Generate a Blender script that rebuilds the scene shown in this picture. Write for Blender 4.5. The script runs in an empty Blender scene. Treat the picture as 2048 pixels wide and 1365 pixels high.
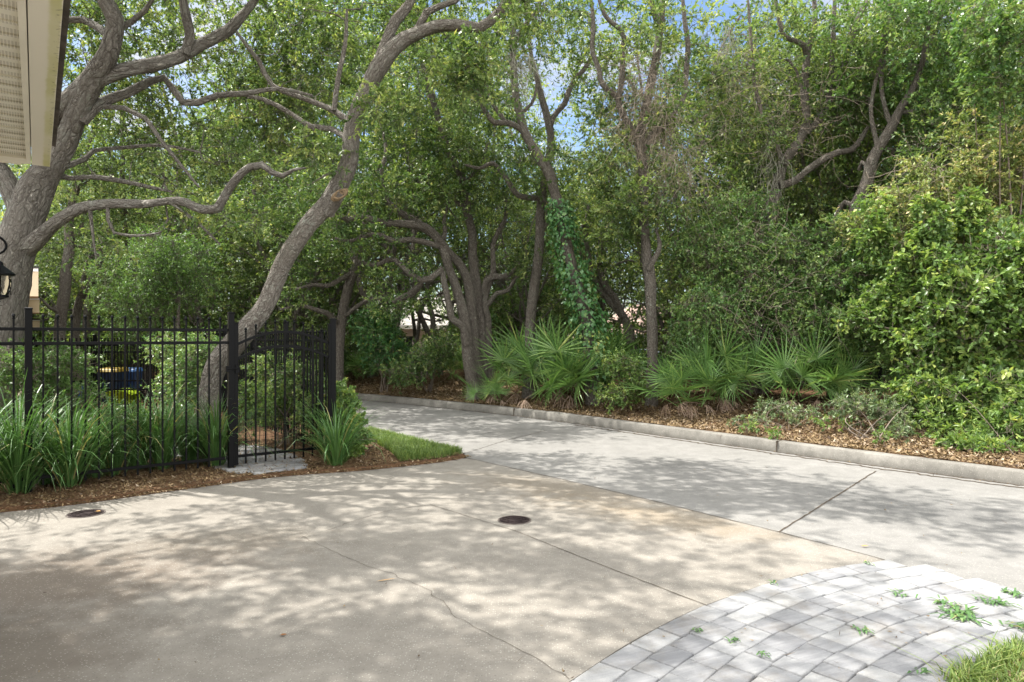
import bpy, bmesh, math
import numpy as np
from mathutils import Vector

SC = bpy.context.scene
COL = SC.collection
F, CX, HY, CAMH = 1365.0, 1024.0, 675.0, 1.55
RNG = np.random.default_rng(7)

# ------------------------------------------------------------------ helpers
def P(px, py, Y):
    return np.array([(px - CX) / F * Y, Y, CAMH + (HY - py) / F * Y])

def G(px, py, z=0.0):
    Y = F * (CAMH - z) / (py - HY)
    return np.array([(px - CX) / F * Y, Y, z])

def nrm(a):
    a = np.asarray(a, float)
    return a / np.maximum(np.linalg.norm(a, axis=-1, keepdims=True), 1e-9)

def catmull(pts, step):
    pts = np.asarray(pts, float)
    if len(pts) < 3:
        n = max(2, int(np.linalg.norm(pts[1][:3] - pts[0][:3]) / step) + 1)
        t = np.linspace(0, 1, n)[:, None]
        return pts[0] * (1 - t) + pts[1] * t
    ext = np.vstack([2 * pts[0] - pts[1], pts, 2 * pts[-1] - pts[-2]])
    out = []
    for i in range(1, len(ext) - 2):
        p0, p1, p2, p3 = ext[i - 1:i + 3]
        n = max(1, int(np.linalg.norm(p2[:3] - p1[:3]) / step))
        t = np.linspace(0, 1, n, endpoint=False)[:, None]
        out.append(0.5 * ((2 * p1) + (-p0 + p2) * t + (2 * p0 - 5 * p1 + 4 * p2 - p3) * t ** 2 + (-p0 + 3 * p1 - 3 * p2 + p3) * t ** 3))
    out.append(pts[-1:])
    return np.vstack(out)

def meta(o, label=None, cat=None, group=None, kind=None):
    if label: o['label'] = label
    if cat: o['category'] = cat
    if group: o['group'] = group
    if kind: o['kind'] = kind
    return o

def empty(name, loc, label=None, cat=None, group=None):
    o = bpy.data.objects.new(name, None)
    o.empty_display_size = 0.1
    COL.objects.link(o)
    o.location = loc
    return meta(o, label, cat, group)

def link(name, me, mat, parent=None, loc=None):
    o = bpy.data.objects.new(name, me)
    if mat is not None and len(me.materials) == 0:
        me.materials.append(mat)
    COL.objects.link(o)
    if parent is not None:
        o.parent = parent
    if loc is not None:
        o.location = loc
    return o

def np_mesh(name, V, faces, smooth=False, face_attr=None, point_vec=None):
    """V (N,3); faces: list of int arrays (M,k)"""
    V = np.asarray(V, np.float32)
    me = bpy.data.meshes.new(name)
    faces = [np.asarray(f, np.int32) for f in faces if len(f)]
    sizes = np.concatenate([np.full(len(f), f.shape[1], np.int32) for f in faces])
    loops = np.concatenate([f.ravel() for f in faces])
    me.vertices.add(len(V)); me.vertices.foreach_set('co', V.ravel())
    me.loops.add(len(loops)); me.loops.foreach_set('vertex_index', loops)
    me.polygons.add(len(sizes))
    starts = np.concatenate([[0], np.cumsum(sizes)[:-1]]).astype(np.int32)
    me.polygons.foreach_set('loop_start', starts)
    if smooth:
        me.polygons.foreach_set('use_smooth', np.ones(len(sizes), bool))
    for k, a in (face_attr or {}).items():
        at = me.attributes.new(k, 'FLOAT', 'FACE')
        at.data.foreach_set('value', np.asarray(a, np.float32).ravel())
    for k, a in (point_vec or {}).items():
        at = me.attributes.new(k, 'FLOAT_VECTOR', 'POINT')
        at.data.foreach_set('vector', np.asarray(a, np.float32).ravel())
    me.update(calc_edges=True)
    return me

class MB:
    """small polygon collector for hard-surface parts"""
    def __init__(self): self.v = []; self.f = []
    def add(self, verts, faces):
        o = len(self.v)
        self.v += [tuple(float(c) for c in p) for p in verts]
        self.f += [tuple(i + o for i in f) for f in faces]
    def box(self, c, ax, ay, az):
        """centre and three half-axis vectors"""
        c, ax, ay, az = (np.asarray(q, float) for q in (c, ax, ay, az))
        vs = [c + sx * ax + sy * ay + sz * az for sz in (-1, 1) for sy in (-1, 1) for sx in (-1, 1)]
        self.add(vs, [(0, 2, 3, 1), (4, 5, 7, 6), (0, 1, 5, 4), (2, 6, 7, 3), (0, 4, 6, 2), (1, 3, 7, 5)])
    def abox(self, lo, hi):
        lo, hi = np.asarray(lo, float), np.asarray(hi, float)
        h = (hi - lo) / 2
        self.box((lo + hi) / 2, (h[0], 0, 0), (0, h[1], 0), (0, 0, h[2]))
    def prism(self, poly, z0, z1):
        n = len(poly)
        vs = [(p[0], p[1], z0) for p in poly] + [(p[0], p[1], z1) for p in poly]
        self.add(vs, [tuple(range(n - 1, -1, -1)), tuple(range(n, 2 * n))] + [(i, (i + 1) % n, n + (i + 1) % n, n + i) for i in range(n)])
    def lathe(self, prof, c=(0, 0, 0), n=16):
        o = len(self.v)
        vs, fs = [], []
        for r, z in prof:
            for k in range(n):
                a = 2 * math.pi * k / n
                vs.append((c[0] + r * math.cos(a), c[1] + r * math.sin(a), c[2] + z))
        for i in range(len(prof) - 1):
            for k in range(n):
                fs.append((i * n + k, i * n + (k + 1) % n, (i + 1) * n + (k + 1) % n, (i + 1) * n + k))
        fs.append(tuple(range(n - 1, -1, -1))); fs.append(tuple((len(prof) - 1) * n + k for k in range(n)))
        self.add(vs, fs)
    def tube(self, pts, r, n=8):
        V, Q, _ = tube_np(np.asarray(pts, float), np.full(len(pts), r) if np.isscalar(r) else np.asarray(r), n, 0, caps=True)
        self.add(V, [tuple(q) for q in Q])
    def mesh(self, name, bevel=0, smooth=False):
        me = bpy.data.meshes.new(name)
        me.from_pydata(self.v, [], self.f)
        bm = bmesh.new(); bm.from_mesh(me)
        bmesh.ops.recalc_face_normals(bm, faces=bm.faces)
        if bevel:
            bmesh.ops.bevel(bm, geom=bm.edges[:] + bm.verts[:], offset=bevel, segments=1, affect='EDGES', clamp_overlap=True)
        bm.to_mesh(me); bm.free()
        if smooth:
            me.polygons.foreach_set('use_smooth', np.ones(len(me.polygons), bool))
        return me
    def obj(self, name, mat, parent=None, bevel=0, smooth=False):
        return link(name, self.mesh(name, bevel, smooth), mat, parent)

def tube_np(pts, rad, n=8, rough=0.0, seed=0, caps=False):
    """pts (K,3), rad (K,). returns verts, quads, bark coords"""
    K = len(pts)
    T = np.zeros_like(pts)
    T[1:-1] = pts[2:] - pts[:-2]; T[0] = pts[1] - pts[0]; T[-1] = pts[-1] - pts[-2]
    T = nrm(T)
    ref = np.array([1.0, 0, 0]) if abs(T[0][0]) < .8 else np.array([0, 1.0, 0])
    N = np.zeros_like(pts)
    N[0] = nrm(ref - T[0] * ref.dot(T[0]))
    for i in range(1, K):
        v = N[i - 1] - T[i] * N[i - 1].dot(T[i])
        N[i] = v / max(np.linalg.norm(v), 1e-9)
    B = np.cross(T, N)
    s = np.concatenate([[0], np.cumsum(np.linalg.norm(np.diff(pts, axis=0), axis=1))])
    th = np.arange(n) * 2 * math.pi / n
    R = np.repeat(rad[:, None], n, 1)
    if rough:
        r = np.random.default_rng(seed)
        for _ in range(7):
            kk, ks, ph = r.integers(1, 5), r.uniform(1, 9), r.uniform(0, 6.28)
            R = R * (1 + rough * .5 * r.uniform(.3, 1) * np.sin(kk * th[None, :] + ks * s[:, None] + ph))
        R = R * (1 + rough * .5 * r.normal(size=R.shape))
    V = pts[:, None, :] + R[..., None] * (np.cos(th)[None, :, None] * N[:, None, :] + np.sin(th)[None, :, None] * B[:, None, :])
    bk = np.stack([np.cos(th)[None, :] * R, np.sin(th)[None, :] * R, np.repeat(s[:, None], n, 1) + seed * .37], -1)
    i = np.arange(K - 1)[:, None] * n; k = np.arange(n)[None, :]; k2 = (k + 1) % n
    Q = np.stack([i + k, i + k2, i + n + k2, i + n + k], -1).reshape(-1, 4)
    V = V.reshape(-1, 3)
    if caps:
        Q = [tuple(q) for q in Q] + [tuple(range(n - 1, -1, -1)), tuple((K - 1) * n + np.arange(n))]
    return V, Q, bk.reshape(-1, 3)

# ------------------------------------------------------------------ materials
def new_mat(name):
    m = bpy.data.materials.new(name); m.use_nodes = True
    nt = m.node_tree; nt.nodes.clear()
    out = nt.nodes.new('ShaderNodeOutputMaterial')
    return m, nt, out

class NB:
    """tiny node builder"""
    def __init__(self, nt): self.nt = nt
    def n(self, t, ins=None, **kw):
        nd = self.nt.nodes.new(t)
        for k, v in kw.items(): setattr(nd, k, v)
        for k, v in (ins or {}).items():
            s = nd.inputs[k]
            if hasattr(v, 'is_output') or isinstance(v, bpy.types.NodeSocket): self.nt.links.new(v, s)
            else: s.default_value = v
        return nd
    def noise(self, vec, scale, detail=4, rough=.55, dist=0.0):
        ins = {'Scale': scale, 'Detail': detail, 'Roughness': rough, 'Distortion': dist}
        if vec is not None: ins['Vector'] = vec
        return self.n('ShaderNodeTexNoise', ins).outputs['Fac']
    def ramp(self, fac, stops, interp='LINEAR'):
        nd = self.n('ShaderNodeValToRGB', {'Fac': fac})
        cr = nd.color_ramp; cr.interpolation = interp
        while len(cr.elements) < len(stops): cr.elements.new(.5)
        for e, (p, c) in zip(cr.elements, stops):
            e.position = p
            e.color = (c[0], c[1], c[2], 1) if isinstance(c, (tuple, list)) else (c, c, c, 1)
        return nd.outputs['Color']
    def mix(self, fac, a, b, mode='MIX'):
        nd = self.n('ShaderNodeMix', data_type='RGBA', blend_type=mode)
        for s, v in ((nd.inputs[0], fac), (nd.inputs[6], a), (nd.inputs[7], b)):
            if isinstance(v, bpy.types.NodeSocket): self.nt.links.new(v, s)
            elif isinstance(v, (int, float)) and s.type == 'RGBA': s.default_value = (v, v, v, 1)
            elif isinstance(v, (tuple, list)): s.default_value = (*v[:3], 1)
            else: s.default_value = v
        return nd.outputs[2]
    def math(self, op, a, b=0.0, clamp=False):
        nd = self.n('ShaderNodeMath', operation=op, use_clamp=clamp)
        for s, v in zip(nd.inputs, (a, b)):
            if isinstance(v, bpy.types.NodeSocket): self.nt.links.new(v, s)
            else: s.default_value = v
        return nd.outputs[0]
    def bump(self, h, strength, dist=.02, normal=None):
        ins = {'Height': h, 'Strength': strength, 'Distance': dist}
        if normal is not None: ins['Normal'] = normal
        return self.n('ShaderNodeBump', ins).outputs['Normal']
    def pos(self): return self.n('ShaderNodeNewGeometry').outputs['Position']
    def scalev(self, vec, s):
        return self.n('ShaderNodeMapping', {'Vector': vec, 'Scale': s}).outputs['Vector']
    def principled(self, col, rough, normal=None, spec=.5, metal=0.0):
        ins = {'Roughness': rough, 'Specular IOR Level': spec, 'Metallic': metal}
        ins['Base Color'] = col if isinstance(col, bpy.types.NodeSocket) else (*col, 1)
        if normal is not None: ins['Normal'] = normal
        return self.n('ShaderNodeBsdfPrincipled', ins)

def leaf_mat(name, stops, trans=.36, rough=.44, spec=.32, gain=1.85):
    m, nt, out = new_mat(name); b = NB(nt)
    t = b.n('ShaderNodeAttribute', attribute_name='tint').outputs['Fac']
    col = b.ramp(t, [(q, (min(.6, c_[0] * gain), min(.6, c_[1] * gain), min(.6, (c_[2] * .85 + .10 * c_[1]) * gain * 1.15))) for q, c_ in stops])
    p = b.principled(col, rough, spec=spec)
    tc = b.mix(1.0, col, (1.15, 1.18, .6), 'MULTIPLY')
    tr = b.n('ShaderNodeBsdfTranslucent', {'Color': tc})
    mx = b.n('ShaderNodeMixShader', {0: trans, 1: p.outputs[0], 2: tr.outputs[0]})
    nt.links.new(mx.outputs[0], out.inputs[0])
    return m

def bark_mat(name, dark, mid, light, lichen=.35, scale=1.0, lich_col=(.42, .44, .38)):
    m, nt, out = new_mat(name); b = NB(nt)
    v = b.n('ShaderNodeAttribute', attribute_name='bark').outputs['Vector']
    def ridges(vec, sc, w):
        n_ = b.noise(vec, sc, 5, .68, 1.3)
        return b.ramp(b.math('ABSOLUTE', b.math('SUBTRACT', n_, .5)), [(0, 0), (w * .35, .35), (w, 1)])
    wob = b.n('ShaderNodeTexNoise', {'Vector': v, 'Scale': 9.0 * scale, 'Detail': 4.0}).outputs['Color']
    wv = b.n('ShaderNodeVectorMath', {0: v, 1: b.n('ShaderNodeVectorMath', {0: wob, 'Scale': .16}, operation='SCALE').outputs[0]}, operation='ADD').outputs[0]
    vo = b.n('ShaderNodeTexVoronoi', {'Vector': b.scalev(wv, (1, 1, .20)), 'Scale': 27.0 * scale}, feature='DISTANCE_TO_EDGE').outputs['Distance']
    r1 = b.math('MULTIPLY', b.ramp(vo, [(0, 0), (.07, .45), (.22, 1)]), b.math('ADD', b.math('MULTIPLY', ridges(b.scalev(v, (1, 1, .21)), 17 * scale, .075), .5), .5))
    r2 = ridges(b.scalev(v, (1, 1, .30)), 41 * scale, .085)
    plates = b.math('MULTIPLY', r1, b.math('ADD', b.math('MULTIPLY', r2, .55), .45))
    fine = b.noise(b.scalev(v, (1, 1, .35)), 95 * scale, 5, .7)
    big = b.noise(v, 3.0 * scale, 3, .6)
    base = b.mix(plates, dark, mid)
    base = b.mix(b.math('MULTIPLY', b.ramp(fine, [(.42, 0), (.66, .8)]), plates), base, light)
    base = b.mix(b.ramp(big, [(.35, 0), (.7, .55)]), base, tuple(c * .72 for c in mid))
    ln = b.noise(v, 13 * scale, 6, .75, .5)
    lm = b.ramp(ln, [(.5, 0), (.62, 1)])
    lz = b.ramp(b.noise(v, 1.7 * scale, 2, .5), [(.42, 0), (.62, 1)])
    lm = b.math('MULTIPLY', lm, b.math('MULTIPLY', lz, b.math('MULTIPLY', plates, lichen * 1.6)), True)
    base = b.mix(lm, base, lich_col)
    h = b.math('ADD', b.math('MULTIPLY', plates, .7), b.math('MULTIPLY', fine, .45))
    nn = b.bump(h, 1.0, .055 / scale)
    p = b.principled(base, .9, nn, .15)
    nt.links.new(p.outputs[0], out.inputs[0])
    return m

def simple_mat(name, col, rough=.5, spec=.5, metal=0.0, noise=0.0, nscale=20, bump=0.0):
    m, nt, out = new_mat(name); b = NB(nt)
    c = (*col, 1); nn = None
    if noise:
        f = b.noise(b.pos(), nscale, 5, .6)
        c = b.mix(b.ramp(f, [(.3, 0), (.7, 1)]), tuple(x * (1 - noise) for x in col), tuple(min(1, x * (1 + noise)) for x in col))
        if bump: nn = b.bump(f, bump, .01)
    p = b.principled(c if isinstance(c, bpy.types.NodeSocket) else col, rough, nn, spec, metal)
    nt.links.new(p.outputs[0], out.inputs[0])
    return m

def concrete_mat(name, c1, c2, fleck=.4, stains=(), mott=.55):
    """stains: list of (x, y, rx, ry, colour, amount) stains and darker patches on the slab, world coordinates"""
    m, nt, out = new_mat(name); b = NB(nt)
    p = b.pos()
    big = b.noise(p, .9, 5, .6)
    mid = b.noise(p, 5, 5, .65)
    fine = b.noise(p, 160, 3, .6)
    col = b.mix(b.ramp(big, [(.3, 0), (.7, 1)]), c1, c2)
    col = b.mix(b.math('MULTIPLY', b.ramp(mid, [(.35, 1), (.65, 0)]), mott), col, tuple(x * .72 for x in c1))
    for (sx, sy, rx, ry, rot, sc, am) in stains:
        q = b.n('ShaderNodeMapping', {'Vector': p, 'Location': (-sx, -sy, 0)}).outputs['Vector']
        q = b.n('ShaderNodeMapping', {'Vector': q, 'Rotation': (0, 0, -rot)}).outputs['Vector']
        q = b.n('ShaderNodeMapping', {'Vector': q, 'Scale': (1 / rx, 1 / ry, 0)}).outputs['Vector']
        ln = b.n('ShaderNodeVectorMath', {0: q}, operation='LENGTH').outputs['Value']
        edge = b.math('ADD', ln, b.math('MULTIPLY', b.math('SUBTRACT', mid, .5), 1.1))
        edge = b.math('ADD', edge, b.math('MULTIPLY', b.math('SUBTRACT', big, .5), .8))
        col = b.mix(b.math('MULTIPLY', b.ramp(edge, [(.25, 1), (1.0, 0)]), am), col, sc)
    vo = b.n('ShaderNodeTexVoronoi', {'Vector': p, 'Scale': 78.0})
    rnd = b.n('ShaderNodeSeparateColor', {'Color': vo.outputs['Color']}).outputs[0]
    fl = b.math('MULTIPLY', b.ramp(vo.outputs['Distance'], [(.22, 1), (.34, 0)]), b.ramp(rnd, [(.62, 0), (.66, 1)]))
    dk = b.math('MULTIPLY', b.ramp(vo.outputs['Distance'], [(.22, 1), (.4, 0)]), b.ramp(rnd, [(.2, 1), (.24, 0)]))
    col = b.mix(b.math('MULTIPLY', fl, fleck), col, (.40, .39, .35))
    col = b.mix(b.math('MULTIPLY', dk, fleck * .9), col, tuple(x * .45 for x in c1))
    col = b.mix(b.math('MULTIPLY', b.ramp(fine, [(.3, 1), (.6, 0)]), .28), col, tuple(x * .55 for x in c1))
    h = b.math('ADD', b.math('MULTIPLY', fine, .5), b.math('MULTIPLY', mid, .5))
    nn = b.bump(h, .35, .006)
    pr = b.principled(col, .85, nn, .25)
    nt.links.new(pr.outputs[0], out.inputs[0])
    return m

# foliage (albedo)
L_OAK = leaf_mat('oak_leaf', [(0, (.024, .046, .012)), (.45, (.070, .108, .026)), (.8, (.138, .172, .042)), (1, (.22, .22, .06))], .41)
L_OAKD = leaf_mat('oak_leaf_dark', [(0, (.022, .044, .012)), (.5, (.058, .098, .021)), (.85, (.115, .155, .033)), (1, (.20, .20, .06))], .38)
L_FAR = leaf_mat('far_leaf', [(0, (.028, .050, .014)), (.5, (.078, .115, .030)), (.85, (.135, .172, .045)), (1, (.22, .22, .07))], .42)
L_BRIGHT = leaf_mat('bright_leaf', [(0, (.035, .070, .012)), (.5, (.085, .140, .022)), (.85, (.16, .210, .036)), (1, (.25, .27, .05))], .36, .40, .38, 1.6)
L_MID = leaf_mat('thicket_leaf', [(0, (.026, .060, .013)), (.5, (.070, .125, .024)), (.85, (.13, .175, .038)), (1, (.17, .19, .06))], .34, .38, .5)
L_OLIVE = leaf_mat('olive_vine_leaf', [(0, (.06, .095, .02)), (.5, (.145, .185, .040)), (.8, (.25, .235, .075)), (1, (.34, .26, .12))], .3, .5, gain=1.6)
L_IVY = leaf_mat('vine_leaf', [(0, (.018, .055, .014)), (.5, (.040, .100, .022)), (.85, (.085, .150, .03)), (1, (.19, .21, .03))], .32, .35, .5)
L_GREY = leaf_mat('silver_shrub_leaf', [(0, (.045, .075, .028)), (.5, (.095, .135, .05)), (1, (.20, .225, .10))], .3, .4, gain=1.4)
L_FERN = leaf_mat('ferny_leaf', [(0, (.026, .055, .010)), (.6, (.055, .10, .018)), (1, (.10, .15, .03))], .40)
L_STRAP = leaf_mat('strap_leaf', [(0, (.030, .075, .014)), (.5, (.060, .130, .022)), (.85, (.11, .185, .045)), (1, (.24, .22, .07))], .3, .38, .5, 1.25)
L_PALM = leaf_mat('palmetto_leaf', [(0, (.026, .062, .010)), (.5, (.062, .118, .018)), (.85, (.125, .185, .032)), (1, (.22, .23, .06))], .16, .36, .4, 1.85)
L_DEAD = leaf_mat('dead_frond_leaf', [(0, (.11, .075, .045)), (.5, (.22, .155, .10)), (1, (.36, .28, .20))], .15, .7, .2, 1.1)
L_GRASS = leaf_mat('lawn_blade', [(0, (.05, .085, .014)), (.5, (.10, .155, .022)), (.85, (.17, .215, .035)), (1, (.33, .29, .13))], .35, .5, gain=1.3)
L_LITTER = leaf_mat('leaf_litter', [(0, (.045, .030, .020)), (.4, (.118, .080, .032)), (.75, (.208, .147, .062)), (1, (.37, .30, .20))], .08, .75, .2, 1.0)
B_NEAR = bark_mat('bark_near', (.075, .065, .056), (.37, .34, .30), (.55, .52, .475), .85, .62)
B_LEAN = bark_mat('bark_leaning', (.10, .084, .072), (.44, .40, .35), (.60, .565, .515), .7, .8)
B_MID = bark_mat('bark_mid', (.075, .064, .054), (.285, .252, .215), (.43, .395, .345), .5, 1.0)
B_TWIG = simple_mat('twig_bark', (.17, .14, .115), .9, .15, noise=.35, nscale=9)
B_DEADV = simple_mat('dead_vine_stem', (.235, .195, .155), .9, .15, noise=.4, nscale=14)
BLACK = simple_mat('black_powder_coat', (.002, .0022, .0027), .45, .11)
IRON = simple_mat('cast_iron', (.020, .014, .014), .8, .12, noise=.35, nscale=60, bump=.4)
RIM = simple_mat('worn_iron_rim', (.075, .062, .055), .7, .3, noise=.5, nscale=40, bump=.4)
KERB_M = concrete_mat('kerb_concrete', (0.129, 0.122, 0.109), (0.236, 0.224, 0.201), .35, mott=.75)  # strong mottling: dirt plus dappled sun and shade put into the colour
DRIVE_M = concrete_mat('driveway_concrete', (0.179, 0.164, 0.143), (0.228, 0.211, 0.185), .5,
    [(.55, 6.9, 1.9, .62, -.62, (0.150, 0.124, 0.092), .65), (-2.9, 4.3, 1.6, .9, .4, (0.103, 0.076, 0.055), .6),
     (1.2, 5.9, 1.4, .45, -.66, (0.186, 0.141, 0.087), .45), (-2.2, 5.2, .9, .5, .2, (0.118, 0.099, 0.076), .45), (-2.4, 3.3, .8, .8, .2, (0.114, 0.091, 0.071), .5)])
ROAD_M = concrete_mat('road_concrete', (0.156, 0.152, 0.144), (0.205, 0.199, 0.190), .4,
    [(3.6, 6.3, 1.5, 1.0, -.8, (0.076, 0.076, 0.076), .6), (2.2, 7.9, 1.2, .8, -.9, (0.095, 0.093, 0.091), .5), (0.2, 11, 1.0, 1.2, -.9, (0.110, 0.104, 0.096), .45)])  # grey patches darker than the rest of the lane
JOINT = simple_mat('joint_dirt', (.062, .05, .039), .95, .1, noise=.5, nscale=30)
CREAM = simple_mat('cream_vinyl', (.80, .765, .67), .55, .35, noise=.05, nscale=4)
WHITE = simple_mat('white_paint', (.80, .80, .78), .6)

# ------------------------------------------------------------------ kerb line and ground
K_PTS = np.array([(13.5, -2.6), (9.2, 2.52), (7.2, 4.92), G(2048, 972)[:2], G(1700, 925)[:2], G(1380, 880)[:2], (.71, 12.75), (-1.6, 15.05), (-4.2, 17.2), (-8.6, 20.0), (-15, 23.2), (-26, 27.0)], float)
K_LINE = catmull(K_PTS, .25)
K_T = nrm(np.gradient(K_LINE, axis=0))
K_N = np.stack([K_T[:, 1], -K_T[:, 0]], 1)          # outward, away from the lane

def kerb_off(d):
    return K_LINE + K_N * d

def kerb_dist(x, y):
    d = np.hypot(K_LINE[:, 0] - x, K_LINE[:, 1] - y)
    i = int(d.argmin())
    s = (x - K_LINE[i, 0]) * K_N[i, 0] + (y - K_LINE[i, 1]) * K_N[i, 1]
    return s

def berm_h(d):
    d = np.asarray(d, float)
    t = np.clip((d - .15) / 3.2, 0, 1)
    return .125 + .30 * t * t * (3 - 2 * t)

def gz(x, y):
    d = kerb_dist(x, y)
    if d > .14: return float(berm_h(d))
    return .045

def GT(px, py):
    """where the pixel meets the bank beyond the kerb"""
    z = .2
    for _ in range(25):
        g = G(px, py, z)
        z = .5 * z + .5 * gz(g[0], g[1])
    return G(px, py, z)

def sheet(name, poly, z, mat, kind='structure', skirt=0.0):
    bm = bmesh.new()
    vs = [bm.verts.new((p[0], p[1], z)) for p in poly]
    es = [bm.edges.new((vs[i], vs[(i + 1) % len(vs)])) for i in range(len(vs))]
    bmesh.ops.triangle_fill(bm, use_beauty=True, use_dissolve=False, edges=es)
    bmesh.ops.recalc_face_normals(bm, faces=bm.faces)
    for f in bm.faces:
        if f.normal.z < 0: f.normal_flip()
    if skirt:
        lo = [bm.verts.new((p[0], p[1], z - skirt)) for p in poly]
        n = len(poly)
        for i in range(n):
            bm.faces.new((vs[i], vs[(i + 1) % n], lo[(i + 1) % n], lo[i]))
    me = bpy.data.meshes.new(name); bm.to_mesh(me); bm.free()
    o = link(name, me, mat)
    if kind: o['kind'] = kind
    return o

def mulch_mat():
    m, nt, out = new_mat('mulch'); b = NB(nt)
    p = b.pos()
    f = b.noise(b.scalev(p, (1, 1.6, 1)), 38, 6, .75, .6)
    g = b.noise(p, 1.3, 4, .6)
    v = b.n('ShaderNodeTexVoronoi', {'Vector': p, 'Scale': 42.0}).outputs['Color']
    r = b.n('ShaderNodeSeparateColor', {'Color': v}).outputs[0]
    c = b.ramp(f, [(.3, (.045, .028, .018)), (.5, (.115, .066, .038)), (.68, (.21, .135, .078))])
    c = b.mix(b.math('MULTIPLY', r, .5), c, (.17, .095, .052))
    c = b.mix(b.ramp(g, [(.55, 0), (.75, .55)]), c, (.115, .09, .068))
    p_ = b.principled(c, .95, b.bump(f, .9, .04), .1)
    nt.links.new(p_.outputs[0], out.inputs[0])
    return m
MULCH = mulch_mat()

def forest_floor_mat():
    m, nt, out = new_mat('forest_floor'); b = NB(nt)
    p = b.pos()
    f = b.noise(p, 14, 6, .7)
    g = b.noise(p, .6, 4, .6)
    c = b.ramp(f, [(.3, (.04, .03, .02)), (.55, (.10, .07, .045)), (.75, (.17, .125, .08))])
    c = b.mix(b.ramp(g, [(.45, 0), (.65, .7)]), c, (.06, .085, .025))
    nt.links.new(b.principled(c, .95, b.bump(f, .8, .05), .1).outputs[0], out.inputs[0])
    return m
FLOOR_M = forest_floor_mat()

# one big ground sheet to the horizon
mb = MB(); R_ = 260
mb.add([(-R_, -R_, -.06), (R_, -R_, -.06), (R_, R_, -.06), (-R_, R_, -.06)], [(0, 1, 2, 3)])
mb.obj('ground', FLOOR_M)['kind'] = 'structure'

# boundaries traced on the ground
YARD_EDGE = [G(-700, 1120), G(-300, 1058), G(0, 1027), G(150, 1011), G(300, 990), G(430, 972), G(500, 962), G(560, 955), G(620, 950), G(720, 943), G(800, 935), G(880, 926), G(931, 917)]
LANE_EDGE = [G(931, 917), G(840, 893), G(735, 866), (-3.4, 12.2), (-5.6, 14.4), (-8.6, 16.6), (-13, 19.0), (-24, 23.5)]
YE = catmull([(p[0], p[1], 0) for p in YARD_EDGE], .15)[:, :2]
LE = catmull([(p[0], p[1], 0) for p in LANE_EDGE], .3)[:, :2]
yard_poly = list(map(tuple, YE)) + list(map(tuple, LE[1:])) + [(-40, 30), (-40, 2)]
SEAM = [G(931, 917)[:2], G(1100, 955)[:2], G(1300, 1002)[:2], G(1560, 1067)[:2], G(1770, 1123)[:2]]
PAVE_EDGE = [G(1770, 1123)[:2], G(1660, 1139)[:2], G(1550, 1165)[:2], G(1480, 1188)[:2], G(1400, 1217)[:2], G(1330, 1250)[:2], G(1250, 1293)[:2], G(1130, 1372)[:2]]
PE = catmull([(p[0], p[1], 0) for p in PAVE_EDGE], .1)[:, :2]
sd = nrm(np.array(SEAM[-1]) - np.array(SEAM[0]))
SEAM_END = np.array(SEAM[-1]) + sd * 12
# lane: between its near edge and the kerb
lane_poly = [tuple(p) for p in K_LINE] + [tuple(p) for p in LE[::-1]] + [tuple(p) for p in SEAM[1:]] + [tuple(SEAM_END), (9, -8), (14, -8)]
ROAD = sheet('road', [tuple(p) for p in kerb_off(.02)] + [tuple(p) for p in LE[::-1]] + [tuple(p) for p in SEAM[1:]] + [(SEAM_END[0], SEAM_END[1])], 0.0, ROAD_M, skirt=.05)
drv_poly = [tuple(p) for p in YE] + [tuple(p) for p in SEAM[1:]] + [tuple(p) for p in PE[1:]] + [(PE[-1][0] - 1.2, -6), (-12, -6), (-12, 2)]
DRIVE = sheet('driveway', drv_poly, .006, DRIVE_M, skirt=.05)
YARD = sheet('garden_bed', yard_poly, .045, MULCH, skirt=.09)

# kerb: profile swept along the line
def kerb_mesh():
    prof = [(0.0, -.03), (.0, .02), (.022, .125), (.04, .14), (.15, .145), (.175, .13), (.18, .02)]
    V = []
    for d, z in prof:
        pts = kerb_off(d)
        jr = np.random.default_rng(int(d * 1000) + int(z * 100) + 9); jit = jr.normal(0, .0035, len(pts)) * (jr.uniform(size=len(pts)) < .5) if 0 < d < .17 else np.zeros(len(pts))
        V.append(np.c_[pts + K_N * jit[:, None], np.full(len(pts), z) + jit * .7])
    n = len(K_LINE); V = np.vstack(V)
    Q = []
    for j in range(len(prof) - 1):
        a = j * n + np.arange(n - 1)
        Q.append(np.stack([a, a + 1, a + n + 1, a + n], -1))
    return np_mesh('kerb', V, [np.vstack(Q)])
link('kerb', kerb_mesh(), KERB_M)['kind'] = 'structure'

def berm_mesh():
    ds = np.array([.16, .3, .5, .75, 1.0, 1.3, 1.6, 2, 2.4, 2.9, 3.5, 5, 9, 18, 40, 90])
    r = np.random.default_rng(3)
    V = []; n = len(K_LINE)
    for d in ds:
        pts = kerb_off(d)
        z = berm_h(d) + (r.normal(0, .012, n) if .2 < d < 4 else np.zeros(n))
        V.append(np.c_[pts, np.full(n, 1) * z])
    V = np.vstack(V); Q = []
    for j in range(len(ds) - 1):
        a = j * n + np.arange(n - 1)
        Q.append(np.stack([a, a + 1, a + n + 1, a + n], -1))
    return np_mesh('mulch_bank', V, [np.vstack(Q)], smooth=True)
link('mulch_bank', berm_mesh(), MULCH)['kind'] = 'structure'

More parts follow.
